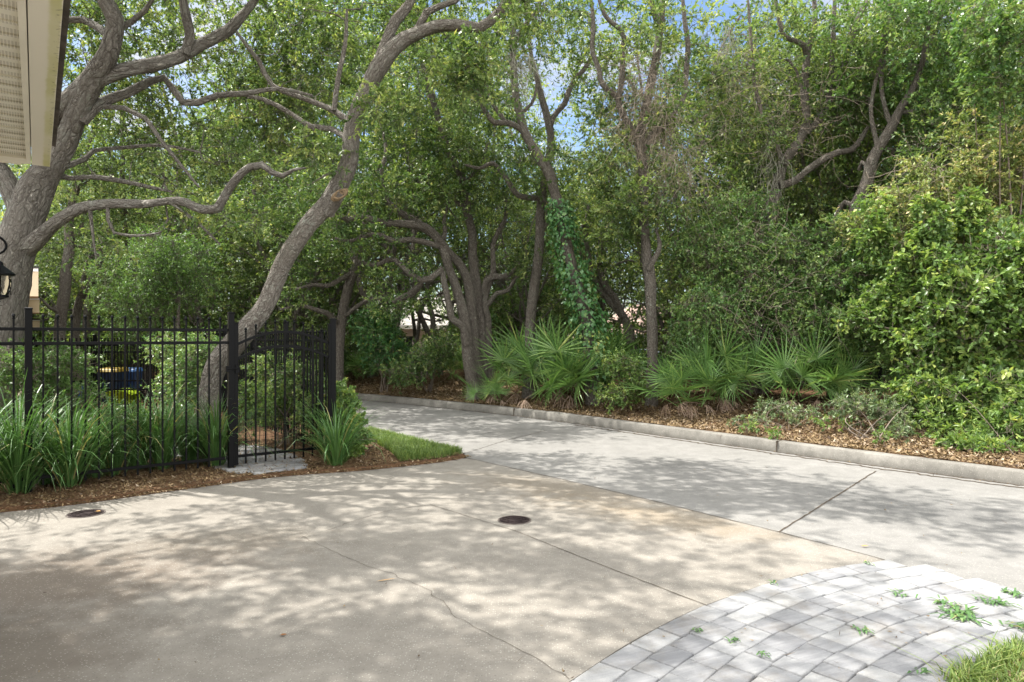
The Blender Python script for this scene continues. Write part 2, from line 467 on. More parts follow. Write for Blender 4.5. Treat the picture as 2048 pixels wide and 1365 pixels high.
# joints and cracks: thin dirt-filled sheets just above the slab
def strip(name, pix, w, z, jit=0.0, step=.06, seed=0, pts=None):
    r = np.random.default_rng(seed)
    pts = np.array([G(*q)[:2] for q in pix]) if pts is None else np.asarray(pts, float)
    c = []
    for a, b2 in zip(pts[:-1], pts[1:]):
        n = max(1, int(np.linalg.norm(b2 - a) / step))
        c.append(a + (b2 - a) * np.linspace(0, 1, n, endpoint=False)[:, None])
    c = np.vstack(c + [pts[-1:]])
    t = nrm(np.gradient(c, axis=0)); nn = np.stack([-t[:, 1], t[:, 0]], 1)
    if jit: c = c + nn * r.normal(0, jit, (len(c), 1))
    ww = w * (.5 + .5 * r.uniform(.3, 1.3, (len(c), 1)))
    V = np.vstack([np.c_[c + nn * ww / 2, np.full(len(c), z)], np.c_[c - nn * ww / 2, np.full(len(c), z)]])
    n = len(c); a = np.arange(n - 1)
    o = link(name, np_mesh(name, V, [np.stack([a, a + n, a + n + 1, a + 1], -1)]), JOINT)
    o['kind'] = 'structure'
    return o
strip('driveway_joint', [(862, 1012), (1030, 1064), (1180, 1124), (1412, 1214)], .006, .010, .002)
strip('driveway_crack', [(602, 1074), (660, 1103), (735, 1135), (800, 1156), (850, 1180), (890, 1213), (905, 1232), (960, 1262), (1045, 1306), (1140, 1362)], .0030, .010, .008, .05, 1)
strip('driveway_crack', [(652, 1064), (700, 1047), (770, 1025), (830, 1015), (862, 1012)], .004, .010, .006, .05, 2)
strip('road_joint', [(1556, 1066), (1650, 1007), (1752, 943)], .016, .004, .003)
strip('road_joint', [(905, 915), (1010, 882), (1090, 862)], .010, .004, .003)
strip('road_joint', None, .014, .0105, .003, .08, 5, pts=SEAM)
for k in (6.9, 9.2, 13.5, 18, 22):
    i = int(np.argmin(abs(K_LINE[:, 1] - k)))
    mbk = MB()
    c0, nn_, tt = K_LINE[i], K_N[i], K_T[i]
    mbk.box((*(c0 + nn_ * .085), .075), (*(nn_ * .091), 0), (*(tt * .005), 0), (0, 0, .0725))
    mbk.obj('kerb_joint', JOINT)['kind'] = 'structure'
strip('gutter_dirt', None, .035, .004, .012, .05, 9, pts=kerb_off(-.02)[10:150])
strip('gutter_dirt', None, .05, .004, .02, .05, 10, pts=kerb_off(-.17)[20:75])

# pavers, course by course, following the curved edge
def paver_mat():
    m, nt, out = new_mat('paver_stone'); b = NB(nt)
    p = b.pos()
    t = b.n('ShaderNodeAttribute', attribute_name='tint').outputs['Fac']
    q = b.n('ShaderNodeMapping', {'Vector': p, 'Rotation': (0, 0, -.40)}).outputs['Vector']
    st = b.noise(b.n('ShaderNodeVectorMath', {0: b.scalev(q, (2.2, 26, 1)), 1: b.n('ShaderNodeCombineXYZ', {'X': b.math('MULTIPLY', t, 31), 'Y': b.math('MULTIPLY', t, 57)}).outputs[0]}, operation='ADD').outputs[0], 1.0, 5, .7)
    f = b.noise(p, 120, 3, .6)
    a = b.math('ADD', b.math('MULTIPLY', st, .9), b.math('MULTIPLY', b.math('SUBTRACT', t, .5), .38))
    c = b.ramp(a, [(.2, (.15, .152, .16)), (.42, (.21, .212, .218)), (.62, (.258, .259, .26)), (.8, (.295, .293, .286))])
    c = b.mix(b.math('MULTIPLY', b.ramp(f, [(.3, 1), (.55, 0)]), .2), c, (.14, .14, .145))
    g = b.noise(p, 3.5, 6, .7); c = b.mix(b.math('MULTIPLY', b.ramp(g, [(.5, 0), (.68, 1)]), .42), c, (.13, .11, .085))
    nt.links.new(b.principled(c, .8, b.bump(b.math('ADD', f, b.noise(p, 40, 4, .6)), .5, .006), .2).outputs[0], out.inputs[0])
    return m
PAVER_M = paver_mat()

def inside(poly, x, y):
    poly = np.asarray(poly); c = False; j = len(poly) - 1
    for i in range(len(poly)):
        xi, yi = poly[i]; xj, yj = poly[j]
        if (yi > y) != (yj > y) and x < (xj - xi) * (y - yi) / (yj - yi + 1e-12) + xi: c = not c
        j = i
    return c

def pavers(name, poly, edge, z, cw, lens, gap, ncourse, seed, into):
    """courses parallel to edge polyline"""
    r = np.random.default_rng(seed)
    V, Fc, T = [], [], []
    e = np.asarray(edge, float)
    s = np.concatenate([[0], np.cumsum(np.hypot(*np.diff(e, axis=0).T))])
    t = nrm(np.gradient(e, axis=0)); n = np.stack([-t[:, 1], t[:, 0]], 1) * into
    def at(ss, d):
        x = np.interp(ss, s, e[:, 0]); y = np.interp(ss, s, e[:, 1])
        nx = np.interp(ss, s, n[:, 0]); ny = np.interp(ss, s, n[:, 1])
        l = math.hypot(nx, ny)
        return np.array([x + nx / l * d, y + ny / l * d])
    for c in range(ncourse):
        d0 = c * cw + gap / 2; d1 = (c + 1) * cw - gap / 2
        ss = -r.uniform(0, .2)
        while ss < s[-1]:
            L = r.choice(lens)
            a, b2 = max(ss + gap / 2, 0), min(ss + L - gap / 2, s[-1])
            ss += L
            if b2 - a < .04: continue
            q = [at(a, d0), at(b2, d0), at(b2, d1), at(a, d1)]
            ctr = np.mean(q, 0)
            if not inside(poly, *ctr): continue
            q = [p + r.normal(0, .0032, 2) for p in q]
            o = len(V); zz = z + r.normal(0, .0022); bv = .007
            ins = [p + (ctr - p) / np.linalg.norm(ctr - p) * bv * 1.4 for p in q]
            V += [(*p, z - .05) for p in q] + [(*p, zz - .004) for p in q] + [(*p, zz + r.normal(0, .0012)) for p in ins]
            for k in range(4):
                k2 = (k + 1) % 4
                Fc.append((o + k, o + k2, o + 4 + k2, o + 4 + k)); Fc.append((o + 4 + k, o + 4 + k2, o + 8 + k2, o + 8 + k))
            Fc.append((o + 8, o + 9, o + 10, o + 11))
            T += [r.uniform()] * 9
    me = np_mesh(name, V, [np.array(Fc)], face_attr={'tint': T})
    bm = bmesh.new(); bm.from_mesh(me); bmesh.ops.recalc_face_normals(bm, faces=bm.faces); bm.to_mesh(me); bm.free()
    o = link(name, me, PAVER_M); o['kind'] = 'structure'
    return o
# lawn corner on the drive side
LAWN2 = [G(1912, 1380)[:2], G(1950, 1354)[:2], G(2010, 1322)[:2], G(2070, 1299)[:2], (3.55, 3.8), (5.6, 2.6), (5.0, -3), (1.7, 2.4)]
pav_poly = [tuple(p) for p in PE] + [(PE[-1][0] - .4, PE[-1][1] - 1.2), (2.2, 0), (6.5, .3)] + [tuple(np.array(SEAM[-1]) + sd * k) for k in (5, 3, 1.5, .6)]
sheet('paver_bed', pav_poly, -.012, JOINT)
pe_ext = np.vstack([PE[::-1]])
pe_long = np.vstack([np.array([PE[-1] + nrm(PE[-1] - PE[-6]) * 1.2]), PE[::-1], np.array([PE[0] + nrm(PE[0] - PE[4]) * 1.2])])
sn = np.array([-sd[1], sd[0]]); sn = sn if sn[1] > 0 else -sn
pav_in = [tuple(p) for p in PE[1:]] + [(PE[-1][0] - .4, PE[-1][1] - 1.2), (2.2, 0), (6.5, .3)] + [tuple(np.array(SEAM[-1]) + sd * k + sn * .07) for k in (5, 3, 1.5, .6, -.05)]
pavers('paver_apron', pav_in, catmull(np.c_[pe_long, np.zeros(len(pe_long))], .1)[:, :2], .010, .152, [.20, .15, .26, .20], .007, 22, 4, -1)

# paver path running through the gate
FU = nrm(np.array([1.47, 1.15])); FV = np.array([-FU[1], FU[0]])
FA = np.array([P(57, 675, 6.60)[0], 6.60]); FB = np.array([P(462, 675, 7.75)[0], 7.75])
FU = nrm(FB - FA); FV = np.array([-FU[1], FU[0]])
gate_l = FB + FU * .05; gate_r = FB + FU * 1.18
path_poly = [tuple(G(497, 961)[:2]), tuple(G(560, 953)[:2]), tuple(G(606, 948)[:2]), tuple(gate_l + FU * .80 + FV * .05), tuple(gate_l + FU * .75 + FV * 1.5), tuple(gate_l + FU * -.6 + FV * 2.6), tuple(gate_l - FU * 2.4 + FV * 2.7), tuple(gate_l - FU * 2.4 + FV * 1.6), tuple(gate_l - FU * .05 + FV * 1.2), tuple(gate_l - FU * .08 + FV * .0)]
edge0 = np.array([gate_l - FU * 2.6 - FV * .75, gate_l + FU * 1.4 - FV * .75])
pavers('garden_path', path_poly, edge0, .066, .15, [.22, .15, .22], .007, 26, 8, 1)

# ------------------------------------------------------------------ scatter helpers
def poly_sample(poly, n, rng):
    p = np.asarray(poly); lo, hi = p.min(0), p.max(0); out = []
    x, y = p[:, 0], p[:, 1]
    while sum(map(len, out)) < n:
        q = rng.uniform(lo, hi, (n * 3, 2))
        ins = np.zeros(len(q), bool); j = len(p) - 1
        for i in range(len(p)):
            c = ((y[i] > q[:, 1]) != (y[j] > q[:, 1]))
            xx = (x[j] - x[i]) * (q[:, 1] - y[i]) / (y[j] - y[i] + 1e-12) + x[i]
            ins ^= c & (q[:, 0] < xx); j = i
        out.append(q[ins])
    return np.vstack(out)[:n]

def chips(xy, z, rng, lmin=.02, lmax=.06, wr=(.25, .55), tilt=.35):
    n = len(xy)
    a = rng.uniform(0, 6.283, n); L = rng.uniform(lmin, lmax, n) * rng.uniform(.6, 1.2, n); W = L * rng.uniform(*wr, n)
    d = np.c_[np.cos(a), np.sin(a), rng.normal(0, tilt, n)]; d = nrm(d)
    up = nrm(np.c_[rng.normal(0, tilt, (n, 2)), np.ones(n)])
    s = nrm(np.cross(d, up)); nn = np.cross(s, d)
    c = np.c_[xy, z + L * .18]
    curl = rng.uniform(-.1, .35, n)[:, None] * L[:, None]
    b0 = c - d * L[:, None] * .5 + nn * curl; t = c + d * L[:, None] * .5 + nn * curl
    l1 = c + s * W[:, None] * .5; r1 = c - s * W[:, None] * .5
    V = np.stack([b0, l1, t, r1], 1).reshape(-1, 3)
    return V, np.arange(4 * n).reshape(-1, 4)

def stuff_obj(name, Vs, Ts, mat, label, cat):
    V = np.vstack(Vs); Q = np.arange(len(V)).reshape(-1, 4)
    o = link(name, np_mesh(name, V, [Q], face_attr={'tint': np.concatenate(Ts)}), mat)
    return meta(o, label, cat, kind='stuff')

rng = np.random.default_rng(11)
Vs, Ts = [], []
# near bed: within ~1.6 m of the drive edge, and around the gate
near_bed = [tuple(p) for p in YE if p[0] > -8] + [tuple(p) for p in LE[1:8]] + [(-3.2, 10.2), (-4.2, 9.6), (-9, 7.0)]
xy = poly_sample(near_bed, 30000, rng)
V, _ = chips(xy, .045, rng, .015, .05); Vs.append(V); Ts.append(rng.beta(1.6, 1.8, len(xy)))
# pine-straw like slivers
xy = poly_sample(near_bed, 9000, rng)
V, _ = chips(xy, .05, rng, .07, .15, (.03, .06), .18); Vs.append(V); Ts.append(rng.uniform(.3, .8, len(xy)))
# the lip of the bed spilling on the drive
i = rng.integers(0, len(YE), 2600); xy = YE[i] + rng.normal(0, .04, (2600, 2)); xy = xy[xy[:, 0] > -7]
V, _ = chips(xy, .02, rng, .015, .045); Vs.append(V); Ts.append(rng.beta(1.6, 1.8, len(xy)))
# bank beyond the kerb
NL = 110000; d = rng.uniform(.05, 1, NL) ** 1.25 * 3.4 + .12
ki = rng.integers(24, 118, NL); xy = K_LINE[ki] + K_N[ki] * d[:, None] + K_T[ki] * rng.normal(0, .12, (NL, 1))
V, _ = chips(xy, berm_h(d) + .014, rng, .025, .08); Vs.append(V); Ts.append(rng.beta(1.7, 1.6, len(xy)))
# gutter and scattered bits on the slabs
ki = rng.integers(10, 120, 900); xy = K_LINE[ki] - K_N[ki] * np.abs(rng.normal(0, .06, (900, 1))) + rng.normal(0, .05, (900, 2)); 
V, _ = chips(xy, .006, rng, .01, .03); Vs.append(V); Ts.append(rng.uniform(0, .8, len(xy)))
xy = poly_sample([(-4, 3), (2.4, 3), (3.0, 4.4), (6, 5.2), (2.6, 9.6), (-1.5, 13.5), (-2.4, 11), (-1, 8.4), (-4, 6)], 260, rng)
V, _ = chips(xy, .012, rng, .01, .035, (.1, .5), .1); Vs.append(V); Ts.append(rng.uniform(0, .8, len(xy)))
xy = poly_sample([(-4, 3), (2.4, 3), (3.0, 4.4), (6, 5.2), (2.6, 9.6), (-1.5, 13.5), (-2.4, 11), (-1, 8.4), (-4, 6)], 70, rng)
V, _ = chips(xy, .012, rng, .05, .11, (.03, .06), .06); Vs.append(V); Ts.append(rng.uniform(0, .4, len(xy)))
xy = poly_sample(pav_poly, 160, rng)
V, _ = chips(xy, .013, rng, .008, .03, (.15, .5), .1); Vs.append(V); Ts.append(rng.uniform(.1, .9, len(xy)))
stuff_obj('leaf_litter', Vs, Ts, L_LITTER, 'brown fallen leaves and mulch covering the beds and the bank', 'leaf litter')

def blades(xy, z, rng, h=(.04, .08), w=.004, lean=.5):
    n = len(xy)
    a = rng.uniform(0, 6.283, n); H = rng.uniform(*h, n); ln = np.abs(rng.normal(0, lean, n)) * H
    d = np.c_[np.cos(a), np.sin(a), np.zeros(n)]; s = np.c_[-np.sin(a), np.cos(a), np.zeros(n)]
    b0 = np.c_[xy, np.full(n, z)]
    m = b0 + d * (ln * .35)[:, None] + np.c_[np.zeros((n, 2)), H * .65]
    t = b0 + d * ln[:, None] + np.c_[np.zeros((n, 2)), H]
    W = w * rng.uniform(.6, 1.3, n)[:, None]
    V1 = np.stack([b0 - s * W, b0 + s * W, m + s * W * .8, m - s * W * .8], 1)
    V2 = np.stack([m - s * W * .8, m + s * W * .8, t + s * W * .12, t - s * W * .12], 1)
    return np.concatenate([V1, V2], 1).reshape(-1, 3)

WEDGE = [G(738, 868)[:2], G(800, 884)[:2], G(860, 899)[:2], G(926, 914)[:2], G(880, 924)[:2], G(800, 931)[:2], G(782, 912)[:2], G(748, 893)[:2], G(720, 880)[:2]]
sheet('lawn', WEDGE, .049, simple_mat('lawn_soil', (.07, .085, .025), .95, .1, noise=.5, nscale=25))
xy = poly_sample(WEDGE, 15000, rng)
V = blades(xy, .045, rng, (.05, .11), .004)
stuff_obj('grass', [V], [np.repeat(rng.beta(2, 2.4, len(xy)) * .95, 2)], L_GRASS, 'bright green mown grass wedge between the bed and the lane', 'grass')
sheet('lawn', LAWN2, .013, simple_mat('lawn_soil_dry', (.20, .15, .09), .95, .1, noise=.5, nscale=25))
xy = poly_sample(LAWN2[:5] + [(5.0, 2.9), (4.6, 1.2), (1.9, 1.9)], 34000, rng); keep = rng.uniform(size=len(xy)) < .92; xy = xy[keep]
V = blades(xy, .012, rng, (.02, .055), .004, .9)
xy2 = np.array(LAWN2[:4])[rng.integers(0, 3, 900)]; tt = rng.uniform(size=(900, 1))
k = rng.integers(0, 3, 900); L2 = np.array(LAWN2[:4]); xy2 = L2[k] * (1 - tt) + L2[k + 1] * tt + rng.normal(0, .03, (900, 2))
V2 = blades(xy2, .012, rng, (.025, .07), .004, 1.2)
tn = np.concatenate([np.repeat(rng.beta(2.5, 1.6, len(xy)), 2), np.repeat(rng.beta(2.5, 1.6, len(xy2)), 2)])
stuff_obj('grass', [V, V2], [tn], L_GRASS, 'sunny tufted lawn grass with dead patches at the paver edge', 'grass')

# ------------------------------------------------------------------ plants: growing code
def skeleton_nodes(segs):
    pts = np.vstack([s[0] for s in segs]); rad = np.concatenate([s[1] for s in segs])
    tan = np.vstack([nrm(np.gradient(s[0], axis=0)) for s in segs])
    return pts, rad, tan

def grow(segs, att, rng, rtip=.004, rk=.010, rmax=.05, wob=.10, step=.16, zpen=.35):
    """join every attractor to the nearest wood by a wandering branch; returns branch list and tip directions"""
    P0, R0, T0 = skeleton_nodes(segs)
    cap = len(P0) + len(att) * 60
    NP = np.zeros((cap, 3)); NR = np.zeros(cap); NT = np.zeros((cap, 3))
    n = len(P0); NP[:n], NR[:n], NT[:n] = P0, R0, T0
    d0 = np.array([np.min(np.linalg.norm(P0 - a, axis=1)) for a in att])
    order = np.argsort(d0 + rng.uniform(0, .3, len(att)))
    br, dirs = [], np.zeros((len(att), 3))
    for i in order:
        a = att[i]
        v = a - NP[:n]
        dd = np.linalg.norm(v, axis=1) + zpen * np.maximum(0, -v[:, 2]) + .6 * np.maximum(0, .02 - NR[:n]) * 20 * .3
        j = int(dd.argmin()); p = NP[j]; L = np.linalg.norm(a - p)
        if L < .06:
            dirs[i] = NT[j]; continue
        dr = (a - p) / L
        m1 = p + L * .33 * nrm(dr + NT[j] * .45 + rng.normal(0, .25, 3)) + rng.normal(0, wob * L * .5, 3)
        m2 = p + L * .68 * dr + rng.normal(0, wob * L, 3) + np.array([0, 0, .05 * L])
        c = catmull(np.array([p, m1, m2, a]), step)
        if len(c) > 50: c = c[np.linspace(0, len(c) - 1, 50).astype(int)]
        r0 = min(NR[j] * .75, rtip + rk * L, rmax); r0 = max(r0, rtip)
        rr = r0 + (rtip * .7 - r0) * np.linspace(0, 1, len(c)) ** .8
        br.append((c, rr))
        t = nrm(np.gradient(c, axis=0)); k = len(c) - 1
        if n + k < cap:
            NP[n:n + k], NR[n:n + k], NT[n:n + k] = c[1:], rr[1:], t[1:]; n += k
        dirs[i] = t[-1]
    return br, dirs

def sprigs(C, D, rng, K=5, M=9, tl=.3, L=.06, W=.028, droop=.12, up=.25, spread=.75, flat=.55, base_tint=None, six=False, whorl=False):
    """leafy twiglets at points C heading D; returns (leafV, leafF, tint, twigV, twigF)"""
    n = len(C)
    td = nrm(D[:, None, :] * .55 + rng.normal(0, spread, (n, K, 3)) + np.array([0, 0, up]))
    ln = tl * rng.uniform(.45, 1.25, (n, K))
    c = C[:, None, :] + rng.normal(0, tl * .12, (n, K, 3))
    # twigs: thin three-sided spikes
    e = c + td * ln[..., None] - np.array([0, 0, 1]) * (droop * ln)[..., None]
    a1 = nrm(np.cross(td, rng.normal(size=(n, K, 3)))); a2 = np.cross(td, a1)
    r = .0032 * (L / .06) ** .5
    tv = np.stack([c + a1 * r, c - a1 * .5 * r + a2 * .87 * r, c - a1 * .5 * r - a2 * .87 * r, e], 2).reshape(-1, 3)
    b0 = np.arange(n * K) * 4
    tf = np.vstack([np.stack([b0 + i, b0 + (i + 1) % 3, b0 + 3], -1) for i in range(3)])
    if whorl: t = 1 - np.abs(rng.normal(0, .13, (n, K, M)))
    else: t = .1 + .95 * rng.beta(1.9, 1.0, (n, K, M))
    p = c[:, :, None, :] + td[:, :, None, :] * (ln[..., None] * t)[..., None] - np.array([0, 0, 1]) * (droop * ln[..., None] * t ** 2)[..., None]
    ld = nrm(td[:, :, None, :] * .7 + rng.normal(0, .6, (n, K, M, 3)) + np.array([0, 0, -.12]))
    up_v = nrm(rng.normal(0, flat, (n, K, M, 3)) + np.array([0, 0, 1.0]))
    s = nrm(np.cross(ld, up_v)); nn = np.cross(s, ld)
    LL = L * rng.uniform(.5, 1.35, (n, K, M, 1)); WW = W * rng.uniform(.75, 1.2, (n, K, M, 1)) * .5
    fold = rng.uniform(.05, .35, (n, K, M, 1)) * WW; curl = rng.uniform(-.05, .22, (n, K, M, 1)) * LL
    bt = (rng.uniform(.2, .75, (n, 1, 1)) if base_tint is None else np.asarray(base_tint).reshape(n, 1, 1))
    tint = np.clip(bt + rng.normal(0, .10, (n, K, 1)) + rng.normal(0, .13, (n, K, M)), 0, .93)
    tint = np.where(rng.uniform(size=tint.shape) < .012, 1.0, tint).ravel()
    if six:
        q = [p, p + ld * LL * .35 + s * WW * .95 + nn * fold, p + ld * LL * .72 + s * WW * .8 + nn * fold, p + ld * LL - nn * curl,
             p + ld * LL * .72 - s * WW * .8 + nn * fold, p + ld * LL * .35 - s * WW * .95 + nn * fold]
        V = np.stack(q, 3).reshape(-1, 3); b = np.arange(n * K * M) * 6
        Q = np.vstack([np.stack([b, b + 1, b + 2, b + 3], -1), np.stack([b, b + 3, b + 4, b + 5], -1)])
        tint = np.concatenate([tint, tint])
    else:
        q = [p, p + ld * LL * .48 + s * WW + nn * fold, p + ld * LL - nn * curl, p + ld * LL * .48 - s * WW + nn * fold]
        V = np.stack(q, 3).reshape(-1, 3); Q = np.arange(n * K * M * 4).reshape(-1, 4)
    return V, Q, tint, tv, tf

def branch_mesh(name, br, tv=None, tf=None, bark=True):
    V, Q, B, o = [], [], [], 0
    for k, (c, rr) in enumerate(br):
        n = 7 if rr[0] > .02 else (5 if rr[0] > .009 else 3)
        v, q, b = tube_np(c, rr, n, .06 if n > 5 else 0, k)
        V.append(v); Q.append(q + o); B.append(b); o += len(v)
    fs = [np.vstack(Q)] if Q else []
    if tv is not None:
        V.append(tv); B.append(tv); fs.append(tf + o)
    return np_mesh(name, np.vstack(V), fs, smooth=True, point_vec={'bark': np.vstack(B)} if bark else None)

def blob_points(blobs, rng, world=False):
    C, W = [], []
    for b in blobs:
        if len(b) == 8:   # world blob ('w', x, y, z, rx, ry, rz, n)
            _, x, y, z, rx, ry, rz, n = b; c = np.array([x, y, z]); R = np.array([rx, ry, rz])
        else:
            px, py, Y, rx, ry, rz, n = b
            c = P(px, py, Y); R = np.array([rx * Y / F, rz, ry * Y / F])
        u = nrm(rng.normal(size=(n, 3))) * rng.uniform(0, 1, (n, 1)) ** .45
        C.append(c + u * R)
    return np.vstack(C)

def px_line(line, seed, base=False, wob=.0):
    pts = np.array([np.append(P(q[0], q[1], q[2]), q[3] * q[2] / F * .92 * math.cos(math.atan((q[0] - CX) / F))) for q in line])
    if base:
        b = pts[0].copy(); g = gz(b[0], b[1])
        b[2] = g - .15; b[3] = pts[0, 3] * 1.35
        m = pts[0].copy(); m[2] = max(g + .10, g); m[3] = pts[0, 3] * 1.16
        if pts[0, 2] > g + .25: pts = np.vstack([b, m, pts])
        else: pts = np.vstack([b, m, pts[1:]])
    c = catmull(pts, .10 if pts[:, 3].max() > .05 else .14)
    r = np.random.default_rng(seed)
    if wob:
        k = np.cumsum(r.normal(0, wob, (len(c), 3)), 0); k -= np.linspace(0, 1, len(c))[:, None] * k[-1]
        c[:, :3] += k * .3
    return c[:, :3], np.maximum(c[:, 3], .003)

TWIG_VERTS = 0
def make_tree(name, label, cat, lines, blobs, leaf, seed, bark=B_MID, bare=(), group=None, grow_kw=None, trunk_name='trunk', crown_name='crown', **sp):
    rng = np.random.default_rng(seed)
    segs = [px_line(l, seed * 31 + i, base=(i == 0 or l[0][-1] == 'g')) if not isinstance(l, tuple) else l for i, l in enumerate(lines)]
    base = segs[0][0][0].copy(); base[2] = gz(base[0], base[1])
    root = empty(name, base, label, cat, group)
    off = -base
    for i, (c, r) in enumerate(segs):
        big = r.max() > .05
        v, q, b = tube_np(c, r, 22 if r.max() > .12 else (14 if big else 8), .065 if big else .075, seed * 17 + i)
        me = np_mesh(trunk_name, v + off, [q], True, point_vec={'bark': b})
        link(trunk_name if i == 0 else 'limb', me, bark, root)
    if blobs:
        att = blob_points(blobs, rng)
        br, D = grow(segs, att, rng, **(grow_kw or {}))
        V, Q, t, tv, tf = sprigs(att, D, rng, **sp)
        if bare:
            kw = dict(grow_kw or {}); kw['rk'] = kw.get('rk', .01) * 1.25; kw['wob'] = .16
            br = br + grow(segs, blob_points(bare, rng), rng, **kw)[0]
        link('branch', branch_mesh('branch', [(c + off, r) for c, r in br], tv + off, tf), bark, root)
        link(crown_name, np_mesh(crown_name, V + off, [Q], face_attr={'tint': t}), leaf, root)
    return root

# ------------------------------------------------------------------ traced trees (pixel x, pixel y, distance, half width in pixels)
OAK = dict(K=5, M=13, tl=.24, L=.056, W=.027, droop=.15)
NEARK = dict(rtip=.0045, rk=.012, rmax=.035)
make_tree('oak_tree', 'massive old oak with ridged bark and low sweeping limb behind the black fence', 'tree', [
    [(-20, 900, 8.1, 60), (-8, 760, 8.1, 53), (5, 640, 8.1, 50), (21, 545, 8.1, 48), (46, 450, 8.1, 45), (72, 375, 8.1, 41), (105, 330, 8.05, 31), (128, 290, 8.0, 28), (146, 245, 7.9, 26), (162, 205, 7.8, 27), (188, 155, 7.7, 29), (208, 125, 7.6, 25), (225, 85, 7.5, 22), (230, 37, 7.4, 21), (211, 0, 7.3, 20), (186, -80, 7.2, 16), (170, -190, 7, 9)],
    [(50, 440, 8.15, 26), (14, 365, 8.2, 24), (-22, 300, 8.3, 22), (-60, 180, 8.3, 18), (-40, 40, 8.2, 12), (-10, -120, 8, 6)],
    [(-22, 320, 8.25, 22), (40, 280, 8.1, 25), (100, 235, 7.95, 27), (150, 195, 7.8, 28), (190, 150, 7.7, 25)],
    [(192, 160, 7.7, 20), (244, 142, 7.7, 18), (300, 131, 7.8, 17), (356, 115, 7.9, 15), (403, 89, 8, 14), (456, 62, 8, 13), (492, 23, 8, 10), (515, -10, 8, 8), (545, -80, 8, 5)],
    [(370, 110, 7.9, 12), (381, 72, 7.9, 12), (373, 34, 7.8, 11), (362, -20, 7.7, 8), (350, -90, 7.6, 4)],
    [(165, 245, 7.85, 13), (202, 206, 7.9, 13), (253, 187, 8, 11), (300, 163, 8.1, 10), (328, 156, 8.2, 9), (347, 180, 8.2, 8.5), (366, 205, 8.2, 8), (396, 206, 8.2, 8), (433, 192, 8.2, 7), (492, 187, 8.2, 6), (560, 178, 8.2, 4.5), (625, 192, 8.2, 3)],
    [(160, 235, 7.9, 9), (200, 213, 7.9, 7), (248, 216, 7.9, 6), (290, 236, 7.9, 5.5), (319, 277, 7.9, 5), (356, 323, 7.9, 4), (398, 375, 7.9, 2.5)],
    [(108, 350, 8.1, 10), (140, 357, 8.2, 7), (187, 354, 8.2, 6.5), (248, 363, 8.3, 6), (300, 375, 8.4, 5), (345, 384, 8.4, 3)],
    [(128, 335, 8.1, 9), (169, 319, 8.3, 7), (187, 302, 8.4, 6), (244, 296, 8.5, 5), (323, 291, 8.6, 4), (400, 305, 8.7, 2.5)],
    [(48, 500, 8.1, 24), (76, 478, 8.0, 22), (112, 446, 7.9, 16.5), (159, 418, 7.8, 13.5), (220, 408, 7.7, 12), (291, 408, 7.6, 11), (356, 402, 7.5, 10.5), (403, 419, 7.45, 11), (436, 416, 7.4, 11), (449, 393, 7.4, 10), (470, 361, 7.35, 9.5), (500, 334, 7.3, 8.5), (524, 330, 7.3, 8), (545, 346, 7.3, 7), (566, 352, 7.3, 6), (588, 340, 7.3, 3.5), (612, 336, 7.3, 1.8)],
    [(180, 418, 7.75, 5), (186, 470, 7.8, 3.5), (192, 520, 7.8, 2)],
    [(216, 412, 7.7, 5), (216, 440, 7.7, 4.5), (228, 466, 7.7, 4), (262, 472, 7.7, 3.5), (320, 466, 7.7, 3), (336, 440, 7.65, 2.5), (332, 412, 7.6, 2.5)],
    [(340, 404, 7.5, 5), (400, 450, 7.6, 3.5), (440, 490, 7.7, 2)],
    [(232, 60, 7.5, 9), (262, 45, 7.5, 7), (290, 22, 7.4, 6), (312, -12, 7.3, 4)],
    [(122, 40, 7.9, 9), (165, 40, 7.9, 9), (205, 62, 7.7, 10), (228, 82, 7.5, 10)],
], [
    (330, 20, 9.6, 240, 90, 1.3, 98), (470, 130, 9.8, 180, 90, 1.1, 74), (320, 250, 9.9, 170, 75, 1.0, 76), (560, 110, 9.7, 110, 120, .9, 60), (430, 320, 9.6, 160, 60, .9, 55),
    (190, 480, 8.2, 60, 30, .5, 10), (150, -120, 7.5, 200, 120, 1.6, 90), (500, -140, 7.8, 250, 110, 1.4, 110), (60, 240, 8.8, 120, 120, .9, 45), (470, 440, 7.8, 130, 22, .6, 14), (190, 60, 9.2, 110, 110, 1.0, 70), (260, 200, 9.6, 150, 110, 1.0, 70),
    ('w', -3.6, 7.2, 6.9, 2.4, 1.6, .9, 120), ('w', -5.5, 6.3, 6.2, 1.6, 2.0, 1.0, 70), ('w', -4.2, 5.2, 7.0, 2.0, 1.6, .8, 70), ('w', -2.6, 6.0, 7.6, 1.8, 1.8, .8, 70), ('w', -5.6, 4.6, 6.4, 1.6, 1.3, .7, 100), ('w', -4.4, 6.3, 6.6, 1.5, 1.2, .7, 80), ('w', -6.8, 5.6, 6.0, 1.3, 1.3, .6, 70), ('w', -3.6, 4.3, 7.4, 1.5, 1.1, .6, 70), ('w', -4.8, 4.2, 6.9, 2.3, 1.1, .6, 150), ('w', -6.4, 5.0, 6.4, 1.8, 1.2, .6, 90), ('w', -2.4, 5.2, 7.6, 1.4, 1.0, .5, 90), ('w', -5.3, 4.9, 7.1, .8, .6, .4, 130), ('w', -6.3, 5.6, 6.9, .7, .5, .4, 100), ('w', -4.2, 5.0, 7.3, .6, .5, .4, 80), ('w', -4.6, 6.6, 7.3, .8, .5, .4, 90), ('w', -3.3, 6.3, 7.4, .6, .5, .4, 60)],
    L_OAK, 101, B_NEAR, bare=[(300, 320, 8.3, 190, 60, .5, 45), (430, 180, 8.4, 170, 80, .6, 45), (330, 40, 8.0, 200, 70, .6, 30), (360, 450, 7.8, 160, 30, .4, 14)], grow_kw=NEARK, **OAK)

